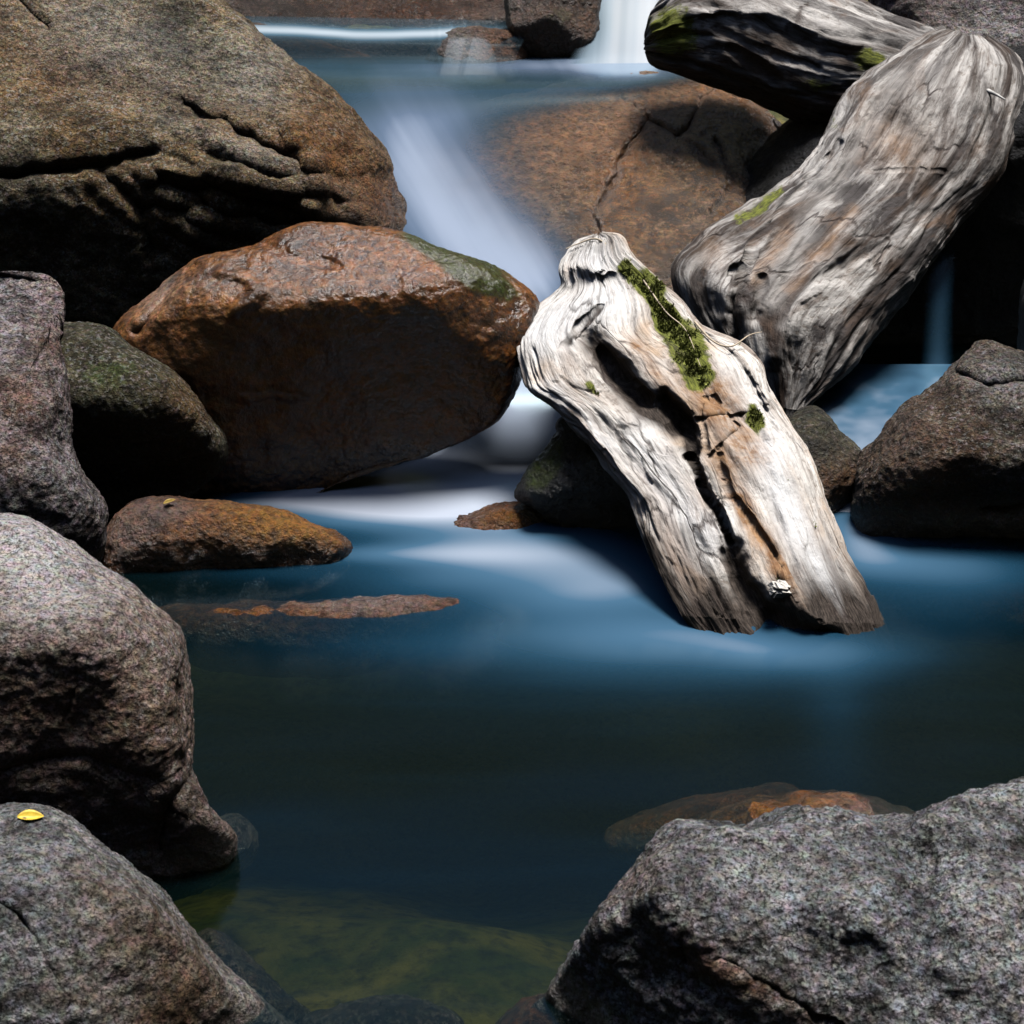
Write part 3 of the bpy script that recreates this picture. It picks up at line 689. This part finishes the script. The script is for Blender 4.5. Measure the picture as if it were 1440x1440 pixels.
build_rock("boulder", "broad speckled grey boulder with an angular broken edge, filling the lower right foreground",
    [(752, 1442), (777, 1397), (823, 1320), (859, 1269), (895, 1218), (945, 1175), (998, 1163), (1040, 1166), (1090, 1156), (1147, 1148), (1194, 1151), (1246, 1161), (1290, 1161), (1318, 1145), (1364, 1120), (1405, 1107), (1445, 1099),
     (1530, 1090), (1660, 1160), (1720, 1360), (1620, 1620), (1300, 1720), (1000, 1700), (820, 1620), (745, 1520)], 2.36, 0.34, M_fore, n=420, center=(1200, 1400), p=3.2,
    planes=[(1150, 1250, 0.21, 0.0, 0.95), (1100, 1370, 0.26, 0.05, 0.30), (900, 1300, 0.17, 1.0, -0.35), (1060, 1440, 0.24, 0.55, -0.5), (1350, 1300, 0.25, -0.25, 0.7)], k=0.02, warp=22,
    feats=[([(1010, 1345), (1070, 1378), (1150, 1432), (1180, 1445)], 4, -0.010), ([(965, 1270), (964, 1310), (968, 1350)], 4, -0.008),
           ([(1440, 1250), (1370, 1285), (1335, 1350)], 34, 0.016), ([(1240, 1165), (1300, 1230), (1310, 1310)], 45, -0.022), ([(1060, 1230), (1160, 1260), (1260, 1330)], 30, 0.012)],
    stain=[(1000, 1350, 60, 24, 40, 0.3), (900, 1240, 60, 20, -50, 0.3), (1060, 1390, 90, 20, 30, 0.3)], pale=[(1100, 1230, 160, 50, 0, 0.35), (1390, 1300, 60, 60, 0, 0.4)], rough=(0.014, 9), lump=(0.035, 3.4), grit=0.003)
build_rock("rock", "brown rock tip at the bottom edge, just left of the foreground boulder",
    [(700, 1445), (726, 1422), (758, 1406), (800, 1405), (840, 1450), (820, 1520), (740, 1540), (690, 1490)], 2.42, 0.09, M_rust, n=90, lump=(0.01, 6), cat="rock")
build_rock("rock", "low half-sunken brown rock lying just behind the foreground boulder",
    [(985, 1150), (1050, 1128), (1110, 1117), (1170, 1116), (1215, 1120), (1255, 1135), (1296, 1156), (1300, 1190), (1200, 1230), (1050, 1220), (970, 1180)], 2.84, 0.12, M_rust, n=140,
    stain=[(1060, 1150, 80, 40, 0, 0.5)], pale=[(1240, 1150, 70, 30, 0, 0.5)], wetline=(-0.01, 0.04, 0.7), lump=(0.015, 6), cat="rock")
build_rock("rock", "orange-brown wet humped rock lying in the pool beside the pale left boulder",
    [(128, 800), (142, 756), (165, 722), (196, 705), (235, 699), (285, 706), (330, 711), (380, 718), (430, 735), (472, 752), (492, 768), (480, 800), (440, 830), (350, 860), (200, 870), (120, 850)], 3.62, 0.18, M_rust, n=240, center=(300, 775),
    planes=[(280, 735, 0.10, -0.05, 0.9), (280, 757, 0.12, -0.1, -0.55)], k=0.05, stain=[(400, 745, 90, 30, 15, 0.9), (300, 780, 120, 30, 0, 0.3)], pale=[(185, 750, 35, 45, 25, 0.45), (240, 722, 40, 18, 0, 0.3)],  # pale at the left end: sheen of the wet stone painted in
    wet=[(200, 740, 60, 40, 0, 0.4)], wetline=(0.0, 0.06, 0.9), lump=(0.014, 5), rough=(0.008, 14), cat="rock")
build_rock("rock", "long flat rock barely breaking the pool surface below the orange-brown humped rock",
    [(190, 866), (300, 851), (430, 846), (520, 842), (600, 839), (652, 848), (660, 870), (600, 920), (480, 950), (300, 940), (190, 900)], 3.432, 0.10, M_rust, n=140, lump=(0.010, 7),
    pale=[(520, 850, 110, 20, 0, 0.8)], stain=[(300, 870, 120, 30, 0, 0.4)], cat="rock", p=2.0)
build_rock("rock", "low tan rock awash in the milky current in front of the dark wet rock",
    [(575, 752), (615, 731), (680, 717), (730, 710), (766, 718), (784, 735), (790, 765), (740, 800), (640, 810), (570, 785)], 3.81, 0.11, M_rust, n=130, stain=[(730, 735, 50, 20, 0, 0.8)], lump=(0.01, 7), cat="rock",
    pale=[(640, 740, 50, 20, 0, 0.4)])
build_rock("rock", "brown speckled boulder with a pale lichen patch at the right edge of the stream",
    [(1204, 722), (1209, 676), (1220, 646), (1247, 612), (1277, 571), (1298, 558), (1322, 545), (1343, 520), (1360, 496), (1385, 483), (1415, 491), (1445, 502), (1520, 515), (1620, 610), (1640, 760), (1500, 840), (1320, 830), (1220, 790)], 3.80, 0.32, M_side, n=280, center=(1390, 680),
    planes=[(1330, 590, 0.2, 0.12, 0.8), (1330, 650, 0.25, 0.08, -0.75), (1250, 680, 0.2, 0.9, 0.0)], k=0.06, pale=[(1420, 685, 30, 18, 0, 1.0), (1400, 535, 50, 30, 10, 0.5)], wet=[(1270, 620, 60, 60, -40, 0.5)],
    feats=[([(1380, 712), (1440, 708)], 10, -0.05), ([(1345, 525), (1390, 545), (1440, 540)], 7, -0.02)], stain=[(1300, 640, 80, 70, 0, 0.4)], moss=[(1320, 730, 60, 30, 0, 0.3)], wetline=(0.0, 0.14, 0.7), rough=(0.012, 12), lump=(0.024, 3.5))
build_rock("rock", "small dark wet rock with rusty base, between the white log and the right boulder",
    [(1095, 610), (1125, 582), (1152, 578), (1182, 610), (1212, 636), (1220, 662), (1208, 692), (1188, 720), (1160, 760), (1100, 750), (1075, 680)], 3.88, 0.14, M_moss, n=120, stain=[(1180, 680, 40, 30, 0, 0.8)], wet=[(1150, 640, 80, 80, 0, 0.6)], cat="rock", lump=(0.015, 6))
build_rock("rock", "black wet jagged rock edged with green moss, under the left side of the white log",
    [(733, 693), (742, 668), (764, 637), (789, 611), (799, 592), (860, 600), (940, 670), (970, 770), (900, 800), (820, 770), (772, 727), (745, 707)], 3.74, 0.13, M_dark, n=160, center=(840, 690),
    planes=[(790, 650, 0.07, 0.3, 0.5), (800, 690, 0.09, 0.0, -0.7)], k=0.02, moss=[(770, 655, 22, 40, 35, 1.0)], pale=[(800, 660, 20, 24, 30, 0.6)], wet=[(800, 660, 90, 90, 0, 0.6)], rough=(0.014, 14), lump=(0.02, 6), cat="rock")
build_rock("rock", "broad tan rock slab with a zigzag crack, washed by the chute below the upper pool",
    [(560, 230), (610, 170), (690, 145), (790, 122), (880, 107), (960, 104), (1030, 122), (1085, 165), (1140, 230), (1160, 300), (1120, 380), (1010, 450), (900, 500), (760, 480), (660, 390), (590, 310)], 4.80, 0.20, M_slab, n=380, center=(860, 290), p=3.0, tilt=1.27,
    planes=[(860, 250, 0.10, 0.0, 0.0), (1035, 200, 0.10, -1.5, -0.3), (860, 130, 0.10, 0.0, 1.0)], k=0.05, warp=18,
    feats=[([(984, 146), (966, 185), (951, 196), (912, 168), (901, 190), (868, 228), (857, 268), (836, 306), (850, 350)], 5, -0.05), ([(985, 145), (1010, 120)], 4, -0.025), ([(912, 168), (870, 140)], 5, -0.012), ([(1005, 200), (1030, 260), (1000, 300)], 6, -0.03), ([(951, 196), (985, 215), (1010, 240)], 5, -0.02)],
    stain=[(760, 190, 140, 70, -10, 0.9), (1010, 140, 80, 34, 25, 1.0), (880, 240, 40, 80, 15, 0.6)], wet=[(1070, 240, 60, 90, 0, 0.6), (900, 300, 120, 80, 0, 0.3)], lump=(0.022, 3.2), rough=(0.010, 10), cat="rock slab")
for (nm, lb, ol, dd, mt) in [
    ("rock", "submerged olive-brown stone at the bottom edge, right of the blue-grey boulder", [(425, 1440), (470, 1415), (540, 1404), (600, 1412), (650, 1440), (640, 1500), (540, 1540), (440, 1510)], 2.41, M_moss),
    ("rock", "sunken tan stone resting against the flank of the blue-grey boulder", [(270, 1330), (300, 1310), (340, 1345), (400, 1400), (440, 1440), (420, 1500), (330, 1480), (270, 1400)], 2.56, M_side),
    ("rock", "wide sunken amber stone under clear water, left of the half-sunken brown rock", [(860, 1165), (940, 1135), (1040, 1112), (1100, 1108), (1130, 1130), (1100, 1190), (980, 1230), (870, 1210)], 2.93, M_rust),
    ("rock", "small sunken grey rock off the tip of the pale pink boulder", [(300, 1165), (330, 1148), (352, 1165), (360, 1195), (330, 1220), (300, 1210)], 2.83, M_side),
    ("rock", "dim sunken tan stone under the blue water near the right boulder", [(1240, 842), (1320, 820), (1420, 822), (1500, 840), (1480, 890), (1340, 900), (1250, 880)], 3.60, M_rust)]:
    build_rock(nm, lb, ol, dd, 0.10, mt, n=100, lump=(0.012, 6), cat="rock")
# background ledges
build_rock("ledge_rock", "wet brown rock ledge across the top, behind the thin spill of water",
    [(250, -90), (420, -100), (640, -100), (790, -90), (800, 0), (745, 40), (640, 60), (480, 58), (330, 48), (240, 10)], 6.45, 0.36, M_ledge, n=180, planes=[(500, 10, 0.15, 0, 0.9)], wet=[(500, 10, 200, 50, 0, 0.6)], stain=[(600, 15, 140, 30, 0, 0.4)], cat="rock", rough=(0.02, 7))
build_rock("ledge_rock", "dark wet step of rock right behind the curtain of the ledge spill",
    [(260, 44), (400, 40), (560, 44), (700, 50), (790, 60), (780, 140), (560, 150), (300, 150)], 5.78, 0.12, M_ledge, n=110, cat="rock", stain=[(420, 90, 90, 30, 0, 0.5)])
build_rock("ledge_rock", "smooth orange-brown rock in shade under the ledge spill, right of the huge boulder",
    [(340, 70), (380, 52), (440, 60), (500, 78), (540, 100), (540, 140), (440, 160), (340, 140)], 5.66, 0.2, M_rust, n=110, cat="rock")
build_rock("ledge_rock", "small wet brown rock with trickles of water, in the upper pool below the ledge",
    [(602, 108), (606, 75), (626, 52), (660, 44), (700, 42), (728, 55), (735, 84), (720, 105), (660, 125)], 5.50, 0.16, M_ledge, n=120, planes=[(660, 60, 0.08, 0.1, 0.9), (660, 70, 0.10, 0.2, -0.1), (705, 75, 0.08, -0.8, 0.0)], k=0.02, stain=[(710, 70, 40, 40, 0, 0.9)], pale=[(650, 75, 30, 30, 0, 0.4)], cat="rock", rough=(0.014, 12))
build_rock("ledge_rock", "dark brown rock at the top edge, left of the white waterfall",
    [(712, 20), (730, -60), (800, -80), (840, -50), (838, 20), (832, 60), (795, 78), (740, 76), (722, 50)], 5.56, 0.22, M_ledge, n=130, planes=[(770, -10, 0.12, 0.6, 0.5), (790, 20, 0.13, -0.7, 0.2), (780, 40, 0.13, 0.1, -0.7)], k=0.02, stain=[(790, 20, 60, 40, 0, 0.4)], moss=[(790, 20, 40, 30, 0, 0.4)], cat="rock", rough=(0.018, 10))
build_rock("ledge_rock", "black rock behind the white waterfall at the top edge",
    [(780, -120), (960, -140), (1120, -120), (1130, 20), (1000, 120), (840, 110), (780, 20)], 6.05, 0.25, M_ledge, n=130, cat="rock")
build_rock("boulder", "rough pale grey rock in the top right corner behind the fallen tree's elbow",
    [(1230, -20), (1300, -110), (1460, -140), (1640, -100), (1680, 90), (1580, 190), (1440, 170), (1330, 120), (1250, 60)], 5.1, 0.36, M_grey, n=200, wet=[(1300, 20, 80, 60, 0, 0.3)], pale=[(1380, 60, 70, 40, 0, 0.5)], rough=(0.025, 8), planes=[(1400, 30, 0.25, 0, 0.4), (1400, 90, 0.28, 0, -0.9)])
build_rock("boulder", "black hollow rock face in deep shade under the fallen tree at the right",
    [(1010, 330), (1090, 200), (1220, 110), (1400, 60), (1600, 80), (1760, 280), (1740, 520), (1560, 620), (1350, 600), (1150, 590), (1040, 480)], 4.98, 0.5, M_dark, n=220, planes=[(1320, 300, 0.34, 0, -0.45)], rough=(0.03, 6), pale=[(1330, 480, 70, 40, 0, 0.3)])  # near-black stone colour stands in for the deep shade here
# hidden sides of the banks: boulders that close the stream left and right of the frame
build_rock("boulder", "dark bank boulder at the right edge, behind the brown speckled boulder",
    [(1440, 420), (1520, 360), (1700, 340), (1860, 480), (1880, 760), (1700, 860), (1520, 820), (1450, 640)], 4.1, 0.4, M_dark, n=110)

# ------------------------------------------------------------------ driftwood
W_white = wood_mat("driftwood_bleached", (0.90, 0.86, 0.80), (0.60, 0.53, 0.47), (0.24, 0.15, 0.10), (0.66, 0.47, 0.31), seed=1)
W_grey = wood_mat("driftwood_grey", (0.58, 0.55, 0.52), (0.075, 0.066, 0.064), (0.045, 0.026, 0.017), (0.17, 0.10, 0.06), seed=2, cut=(0.44, 0.56), bmix=0.9)
M_tuft = plain_mat("moss_green", (0.20, 0.22, 0.04), 0.8, 0.75, 40)
M_fibre = plain_mat("wood_fibre", (0.55, 0.45, 0.33), 0.7)

def empty(name, loc):
    o = bpy.data.objects.new(name, None); C.objects.link(o); o.location = loc; o.empty_display_size = 0.1
    return o

def thin_tube(name, pts, r, mat, parent, n=40, taper=0.3):
    P = catmull(pts, n); T_ = np.gradient(P, axis=0); T_ /= np.linalg.norm(T_, axis=1, keepdims=True)
    a = np.cross(T_, [0.3, 0.2, 1.0]); a /= np.linalg.norm(a, axis=1, keepdims=True); b = np.cross(T_, a)
    k = 7; th = np.linspace(0, 2 * math.pi, k, endpoint=False)
    rr = r * np.linspace(1, taper, n)
    v = P[:, None] + rr[:, None, None] * (np.cos(th)[None, :, None] * a[:, None] + np.sin(th)[None, :, None] * b[:, None])
    idx = np.arange(n * k).reshape(n, k); nx = np.roll(idx, -1, 1)
    q = np.stack([idx[:-1], nx[:-1], nx[1:], idx[1:]], -1).reshape(-1, 4)
    return mesh_obj(name, v.reshape(-1, 3), q, mat, parent, np.array(parent.location))

def moss_part(name, V, X, Y, nr, w, mat, parent, count, size):
    """a cushion of little moss blades standing on the wood"""
    pr = w / w.sum()
    ids = RNG.choice(len(V), count, p=pr)
    base = V[ids] + nr[ids] * 0.001 + RNG.normal(0, 0.0012, (count, 3))
    up = nr[ids] + RNG.normal(0, 0.55, (count, 3)); up /= np.linalg.norm(up, axis=1, keepdims=True)
    sd = np.cross(up, RNG.normal(0, 1, (count, 3))); sd /= np.linalg.norm(sd, axis=1, keepdims=True)
    L = size * RNG.uniform(0.5, 1.3, (count, 1)); Wd = L * 0.28
    v = np.stack([base - sd * Wd, base + sd * Wd, base + up * L + sd * Wd * 0.3, base + up * L - sd * Wd * 0.3], 1).reshape(-1, 3)
    q = np.arange(count * 4).reshape(-1, 4)
    return mesh_obj(name, v, q, mat, parent, np.array(parent.location), smooth=False)

# --- white log standing in the pool
base = at(np.array(1110.0), np.array(920.0), np.array(3.3))
log = empty("driftwood_log", Vector(base))
tag(log, "bleached white driftwood log with a mossy split, leaning out of the pool", "driftwood")
LP = [(836, 331), (806, 343), (786, 374), (786, 404), (752, 430), (724, 468), (727, 505), (738, 544), (767, 563), (793, 585), (816, 616), (847, 656), (882, 702), (896, 750), (922, 811), (944, 848), (967, 886), (980, 912)]
RP = [(846, 331), (872, 335), (888, 357), (922, 386), (962, 420), (989, 458), (1042, 482), (1073, 509), (1087, 549), (1110, 585), (1127, 617), (1142, 648), (1167, 702), (1193, 762), (1220, 820), (1240, 862), (1250, 892), (1260, 916)]
tr, TV, TX, TY, TN, TA = build_tube("trunk", LP, RP, [4.02, 3.98, 3.92, 3.86, 3.80, 3.73, 3.66, 3.58, 3.48, 3.39, 3.33, 3.31], W_white, log,
    [0.9, 0.75, 0.65, 0.6, 0.6, 0.6, 0.55, 0.5, 0.42, 0.36, 0.30, 0.26], kb=0.5, N=420, M=620,
    feats=[([(835, 480), (865, 530), (905, 575), (950, 605)], 20, -0.055), ([(850, 500), (900, 560)], 13, -0.04), ([(935, 560), (965, 600), (976, 632)], 11, -0.06), ([(972, 640), (985, 680), (1012, 725), (1030, 760)], 4.5, -0.06),
           ([(1032, 770), (1042, 810), (1068, 850), (1095, 900)], 14, -0.045), ([(1090, 865), (1130, 885), (1170, 905)], 16, -0.035), ([(1020, 780), (1060, 870)], 9, -0.02),
           ([(845, 430), (815, 455), (790, 490)], 4, -0.010), ([(787, 408), (830, 400), (872, 388)], 9, -0.014), ([(800, 375), (850, 380)], 8, 0.02),
           ([(880, 590), (930, 585), (950, 620)], 12, 0.022), ([(1000, 470), (1040, 500), (1080, 560)], 10, 0.02), ([(985, 465), (1040, 510), (1075, 570)], 7, -0.022),
           ([(760, 545), (800, 570), (850, 630), (900, 700)], 14, 0.024), ([(1000, 560), (1040, 600), (1000, 640)], 3, -0.014), ([(980, 590), (1060, 580)], 3, -0.014), ([(1010, 640), (1020, 680), (1060, 740), (1100, 800)], 5, -0.022),
           ([(990, 560), (990, 640)], 3, -0.012), ([(1100, 800), (1140, 860), (1160, 880)], 10, 0.02), ([(900, 400), (950, 470), (985, 540)], 22, -0.018)],
    dark=[([(838, 485), (870, 535), (905, 575)], 16, 1.1), ([(900, 560), (950, 605)], 12, 0.9), ([(940, 570), (968, 610), (976, 636)], 9, 1.2), ([(1034, 775), (1044, 815), (1070, 855), (1095, 900)], 14, 1.3), ([(1090, 862), (1130, 885), (1175, 905)], 15, 1.1),  # dark grain, plus shade of hollows and lower flanks put into the colour
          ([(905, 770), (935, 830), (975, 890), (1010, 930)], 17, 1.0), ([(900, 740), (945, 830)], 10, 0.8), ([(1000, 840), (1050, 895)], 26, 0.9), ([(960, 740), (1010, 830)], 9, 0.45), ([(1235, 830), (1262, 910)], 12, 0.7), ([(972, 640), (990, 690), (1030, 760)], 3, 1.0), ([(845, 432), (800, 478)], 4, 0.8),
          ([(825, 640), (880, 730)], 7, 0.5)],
    stain=[([(895, 480), (945, 560)], 10, 0.9), ([(1005, 550), (1050, 640)], 30, 1.0), ([(960, 520), (1000, 580)], 16, 0.6), ([(1040, 700), (1090, 790)], 14, 0.6), ([(1010, 640), (1060, 740), (1110, 810)], 11, 0.95), ([(800, 575), (850, 650)], 8, 0.6), ([(1160, 700), (1220, 840)], 8, 0.5), ([(1090, 800), (1130, 850)], 14, 0.8), ([(980, 600), (1000, 700)], 16, 0.25), (880, 470, 20, 20, 0, 0.4)],
    moss=[([(880, 375), (915, 410), (940, 450)], 13, 0.95), ([(940, 450), (965, 500), (985, 530)], 20, 1.0), (1060, 590, 10, 20, -25, 1.1), (830, 545, 6, 14, -35, 0.7), (925, 390, 22, 12, 40, 0.7), (980, 480, 18, 30, -20, 0.5)],
    pale=[([(760, 470), (800, 440), (850, 420)], 40, 0.8), ([(900, 620), (1000, 760)], 34, 0.7), ([(1070, 640), (1180, 850)], 26, 0.9), (830, 360, 40, 25, 0, 0.8), ([(770, 540), (850, 620)], 14, 0.6), ([(1020, 520), (1100, 640)], 20, 0.5)],
    ridge=0.008, lump=0.022, seed=5, gs=(26, 4.0), cracks=0.012, edge=0.010)
msk = np.clip(TA["moss"] + 1.3 * fbm(TV, 38, 3, 77) - 0.62, 0, 1) ** 1.5
moss_part("moss", TV, TX, TY, TN, msk + 1e-12, M_tuft, log, 9000, 0.006)
def on_log(x, y, off=0.0):
    dd = (TX - x) ** 2 + (TY - y) ** 2
    fr = np.where((TN @ np.array([0, -CP, SP])) > 0, dd, 1e9)
    k = int(np.argmin(fr)); return TV[k] + TN[k] * off
thin_tube("root_fibre", [on_log(975, 455, 0.004), on_log(1000, 484, 0.008), on_log(1030, 492, 0.012), on_log(1045, 488, 0.03), on_log(1055, 488, 0.055)], 0.0028, M_fibre, log)
thin_tube("root_fibre", [on_log(862, 345, 0.0), on_log(838, 338, 0.006), on_log(812, 345, 0.008), on_log(800, 354, 0.012)], 0.003, M_fibre, log)
thin_tube("root_fibre", [on_log(905, 395, 0.004), on_log(935, 440, 0.007), on_log(965, 470, 0.006), on_log(985, 520, 0.004)], 0.0022, M_fibre, log)
# chip of wood wedged in the split
def chunk(name, c, sz, rot, mat, parent):
    bx = []
    for i in range(2):
        for j in range(2):
            for k in range(2): bx.append(((i - .5) * sz[0], (j - .5) * sz[1], (k - .5) * sz[2]))
    import bmesh
    bm = bmesh.new()
    vs = [bm.verts.new(b) for b in bx]
    bmesh.ops.convex_hull(bm, input=vs)
    bmesh.ops.bevel(bm, geom=bm.edges[:], offset=min(sz) * 0.18, segments=2, affect='EDGES')
    bmesh.ops.subdivide_edges(bm, edges=bm.edges[:], cuts=3, use_grid_fill=True)
    for v in bm.verts:
        v.co += Vector((random.uniform(-1, 1), random.uniform(-1, 1), random.uniform(-1, 1))) * min(sz) * 0.025
    me = bpy.data.meshes.new(name); bm.to_mesh(me); bm.free()
    me.materials.append(mat)
    o = bpy.data.objects.new(name, me); C.objects.link(o)
    o.parent = parent; o.location = Vector(c) - parent.location; o.rotation_euler = rot
    return o
chunk("wood_chip", on_log(1097, 832, 0.012), (0.045, 0.03, 0.028), (0.5, 0.3, 0.5), plain_mat("bleached_chip", (0.72, 0.68, 0.62), 0.8, 0.3, 90), log)

# --- grey fallen tree, bent like an elbow
b2 = at(np.array(1100.0), np.array(590.0), np.array(4.15))
tree = empty("fallen_tree", Vector(b2))
tag(tree, "thick grey fallen tree trunk bent like an elbow behind the white log", "driftwood")
LP2 = [(1330, 40), (1290, 52), (1245, 84), (1195, 128), (1160, 186), (1132, 228), (1086, 262), (1030, 300), (975, 334), (942, 376), (962, 440), (1010, 510), (1060, 570), (1092, 625)]
RP2 = [(1395, 52), (1430, 80), (1444, 125), (1436, 190), (1404, 258), (1362, 308), (1326, 350), (1290, 400), (1255, 442), (1220, 482), (1192, 516), (1166, 545), (1138, 578), (1116, 632)]
t2, V2, X2, Y2, N2, A2 = build_tube("trunk", LP2, RP2, [4.75, 4.72, 4.66, 4.58, 4.5, 4.43, 4.37, 4.30, 4.24, 4.18, 4.12, 4.06, 4.0, 3.98], W_grey, tree,
    [0.9, 0.95, 0.95, 0.95, 0.95, 0.95, 0.95, 0.95, 0.95, 0.95, 0.9, 0.9, 0.9, 0.9], N=380, M=560,
    feats=[([(1270, 60), (1210, 130), (1160, 240)], 20, 0.03), ([(1180, 200), (1120, 270), (1060, 340), (1040, 400)], 5, -0.022), ([(1230, 242), (1280, 235), (1330, 240)], 2, -0.005), ([(1040, 380), (1030, 440), (1045, 500)], 9, -0.035), ([(1070, 390), (1062, 450)], 7, -0.025), ([(1200, 330), (1120, 420), (1090, 500)], 18, 0.03),
           ([(1000, 340), (980, 380), (1000, 430)], 14, -0.02), ([(1255, 170), (1300, 200), (1320, 160)], 22, -0.02)],
    dark=[([(1260, 130), (1300, 230)], 30, 0.35), ([(1200, 200), (1130, 300)], 10, 0.35), ([(985, 345), (975, 400), (1020, 470)], 18, 0.5), ([(1040, 390), (1040, 480)], 9, 0.7), ([(1380, 130), (1400, 230)], 16, 0.35), ([(1090, 270), (1030, 330)], 12, 0.35), ([(1130, 330), (1060, 430)], 3, 0.6)],
    stain=[([(1110, 320), (1060, 390)], 10, 0.6), (1270, 200, 50, 40, 40, 0.55), ([(1200, 300), (1110, 400)], 9, 0.5), (1000, 350, 18, 22, 0, 0.5)],
    moss=[([(1040, 310), (1100, 265)], 9, 0.5), (1170, 170, 12, 30, 20, 0.3)],
    pale=[([(1260, 120), (1190, 220), (1130, 320), (1080, 420)], 18, 0.5), (1310, 120, 60, 40, 30, 0.25), ([(1180, 350), (1100, 460)], 9, 0.4)], ridge=0.006, lump=0.035, seed=15, gs=(22, 3.2), cracks=0.010, edge=0.006)
LPb = [(901, 62), (905, 30), (925, -8), (980, -45), (1060, -52), (1140, -28), (1210, 0), (1272, 22), (1335, 46), (1400, 76), (1425, 100)]
RPb = [(903, 66), (908, 82), (925, 96), (970, 112), (1025, 134), (1078, 158), (1125, 172), (1190, 172), (1270, 168), (1340, 150), (1415, 118)]
t3, V3, X3, Y3, N3, A3 = build_tube("branch", LPb, RPb, [4.95, 4.93, 4.9, 4.88, 4.86, 4.84, 4.82, 4.80, 4.78, 4.75, 4.73], W_grey, tree, [0.9] * 11, N=300, M=440,
    feats=[([(930, 40), (1010, 10), (1100, 20), (1200, 60)], 12, 0.03), ([(1010, 40), (1080, 75), (1150, 95)], 6, -0.012), ([(1030, 70), (1090, 110)], 9, -0.018), ([(960, 30), (1000, 70)], 12, -0.015), ([(1130, 60), (1190, 80)], 5, -0.008)],
    dark=[([(960, 95), (1060, 120), (1130, 150)], 22, 0.7), ([(1010, 60), (1070, 90)], 8, 0.4), ([(1005, 30), (1110, 60)], 4, 0.4)],  # first stroke paints the shaded underside into the wood colour
    stain=[(1060, 60, 60, 20, 20, 0.3)], moss=[(945, 45, 40, 40, 0, 0.75), (1225, 85, 30, 18, 20, 0.7), (1150, 120, 40, 18, 10, 0.4)], pale=[([(1050, 10), (1150, 45), (1230, 55)], 14, 0.45), (1290, 70, 50, 24, 20, 0.25)],
    ridge=0.007, lump=0.04, seed=25, gs=(20, 3.0), cracks=0.014, edge=0.006)
def on_tree(x, y, off=0.0):
    dd = (X2 - x) ** 2 + (Y2 - y) ** 2
    fr = np.where((N2 @ np.array([0, -CP, SP])) > 0, dd, 1e9)
    k = int(np.argmin(fr)); return V2[k] + N2[k] * off
M_spl = plain_mat("pale_splinter", (0.55, 0.53, 0.5), 0.7)
thin_tube("splinter", [on_tree(1388, 128, 0.0), on_tree(1394, 140, 0.02), on_tree(1400, 152, 0.045)], 0.006, M_spl, tree)

# ------------------------------------------------------------------ fallen leaves and a petal
def leaf(name, label, loc, length, width, curl, rot, mat, cat="leaf"):
    n = 18; m = 9
    u = np.linspace(0, 1, n); t = np.linspace(-1, 1, m)
    wd = width * np.sin(math.pi * np.clip(u, 0.02, 0.985)) ** 0.7 * (1 - 0.25 * u)
    Xl = np.repeat((u * length - length / 2)[:, None], m, 1); Yl = wd[:, None] / 2 * t[None]
    Zl = curl * (np.abs(t)[None] ** 1.5) * wd[:, None] + 0.25 * length * (u[:, None] - 0.5) ** 2
    topv = np.stack([Xl, Yl, Zl], -1).reshape(-1, 3); botv = topv - np.array([0, 0, 0.0006])
    idx = np.arange(n * m).reshape(n, m); j = idx + n * m
    q1 = np.stack([idx[:-1, :-1], idx[1:, :-1], idx[1:, 1:], idx[:-1, 1:]], -1).reshape(-1, 4)
    q2 = np.stack([j[:-1, :-1], j[:-1, 1:], j[1:, 1:], j[1:, :-1]], -1).reshape(-1, 4)
    ring = np.concatenate([idx[0, :-1], idx[:-1, -1], idx[-1, :0:-1], idx[:0:-1, 0]]); rn = np.roll(ring, -1)
    q3 = np.stack([ring, rn, rn + n * m, ring + n * m], -1)
    o = mesh_obj(name, np.vstack([topv, botv]), np.vstack([q1, q2, q3]), mat)
    o.location = loc; o.rotation_euler = rot
    tag(o, label, cat)
    return o
M_leaf = plain_mat("leaf_yellow", (0.75, 0.52, 0.05), 0.5, 0.25, 200)
M_leaf2 = plain_mat("leaf_tan", (0.45, 0.30, 0.06), 0.6, 0.3, 200)
M_petal = plain_mat("petal_violet", (0.30, 0.22, 0.65), 0.5, 0.2, 200)
def on_pts(V, X, Y, x, y):
    _, _, dd = project(V)
    px_, py_, _ = project(V)
    k = (px_ - x) ** 2 + (py_ - y) ** 2
    near = k < 40
    i = np.where(near)[0]
    return V[i[np.argmin(dd[i])]] if len(i) else V[np.argmin(k)]
lp = on_pts(LFv, LFx, LFy, 46, 1146)
leaf("fallen_leaf", "small bright yellow leaf lying on top of the blue-grey boulder", Vector(lp) + Vector((0, 0.0, 0.001)), 0.034, 0.02, 0.35, (0.25, 0.1, 0.2), M_leaf)
hump = [o for o in bpy.data.objects if o.get("label", "").startswith("orange-brown wet humped")][0]
hv = np.empty(len(hump.data.vertices) * 3, np.float32); hump.data.vertices.foreach_get("co", hv)
hv = hv.reshape(-1, 3) + np.array(hump.location)
lp = on_pts(hv, 0, 0, 240, 704)
leaf("fallen_leaf", "tiny tan leaf curled on the crest of the orange-brown humped rock", Vector(lp) + Vector((0, 0, 0.006)), 0.026, 0.012, 0.5, (0.3, -0.2, 0.4), M_leaf2)
pp = on_log(1093, 884, 0.004)
leaf("flower_petal", "tiny violet petal caught in the split at the foot of the white log", Vector(pp), 0.014, 0.012, 0.3, (0.9, 0.1, 0.6), M_petal, "petal")
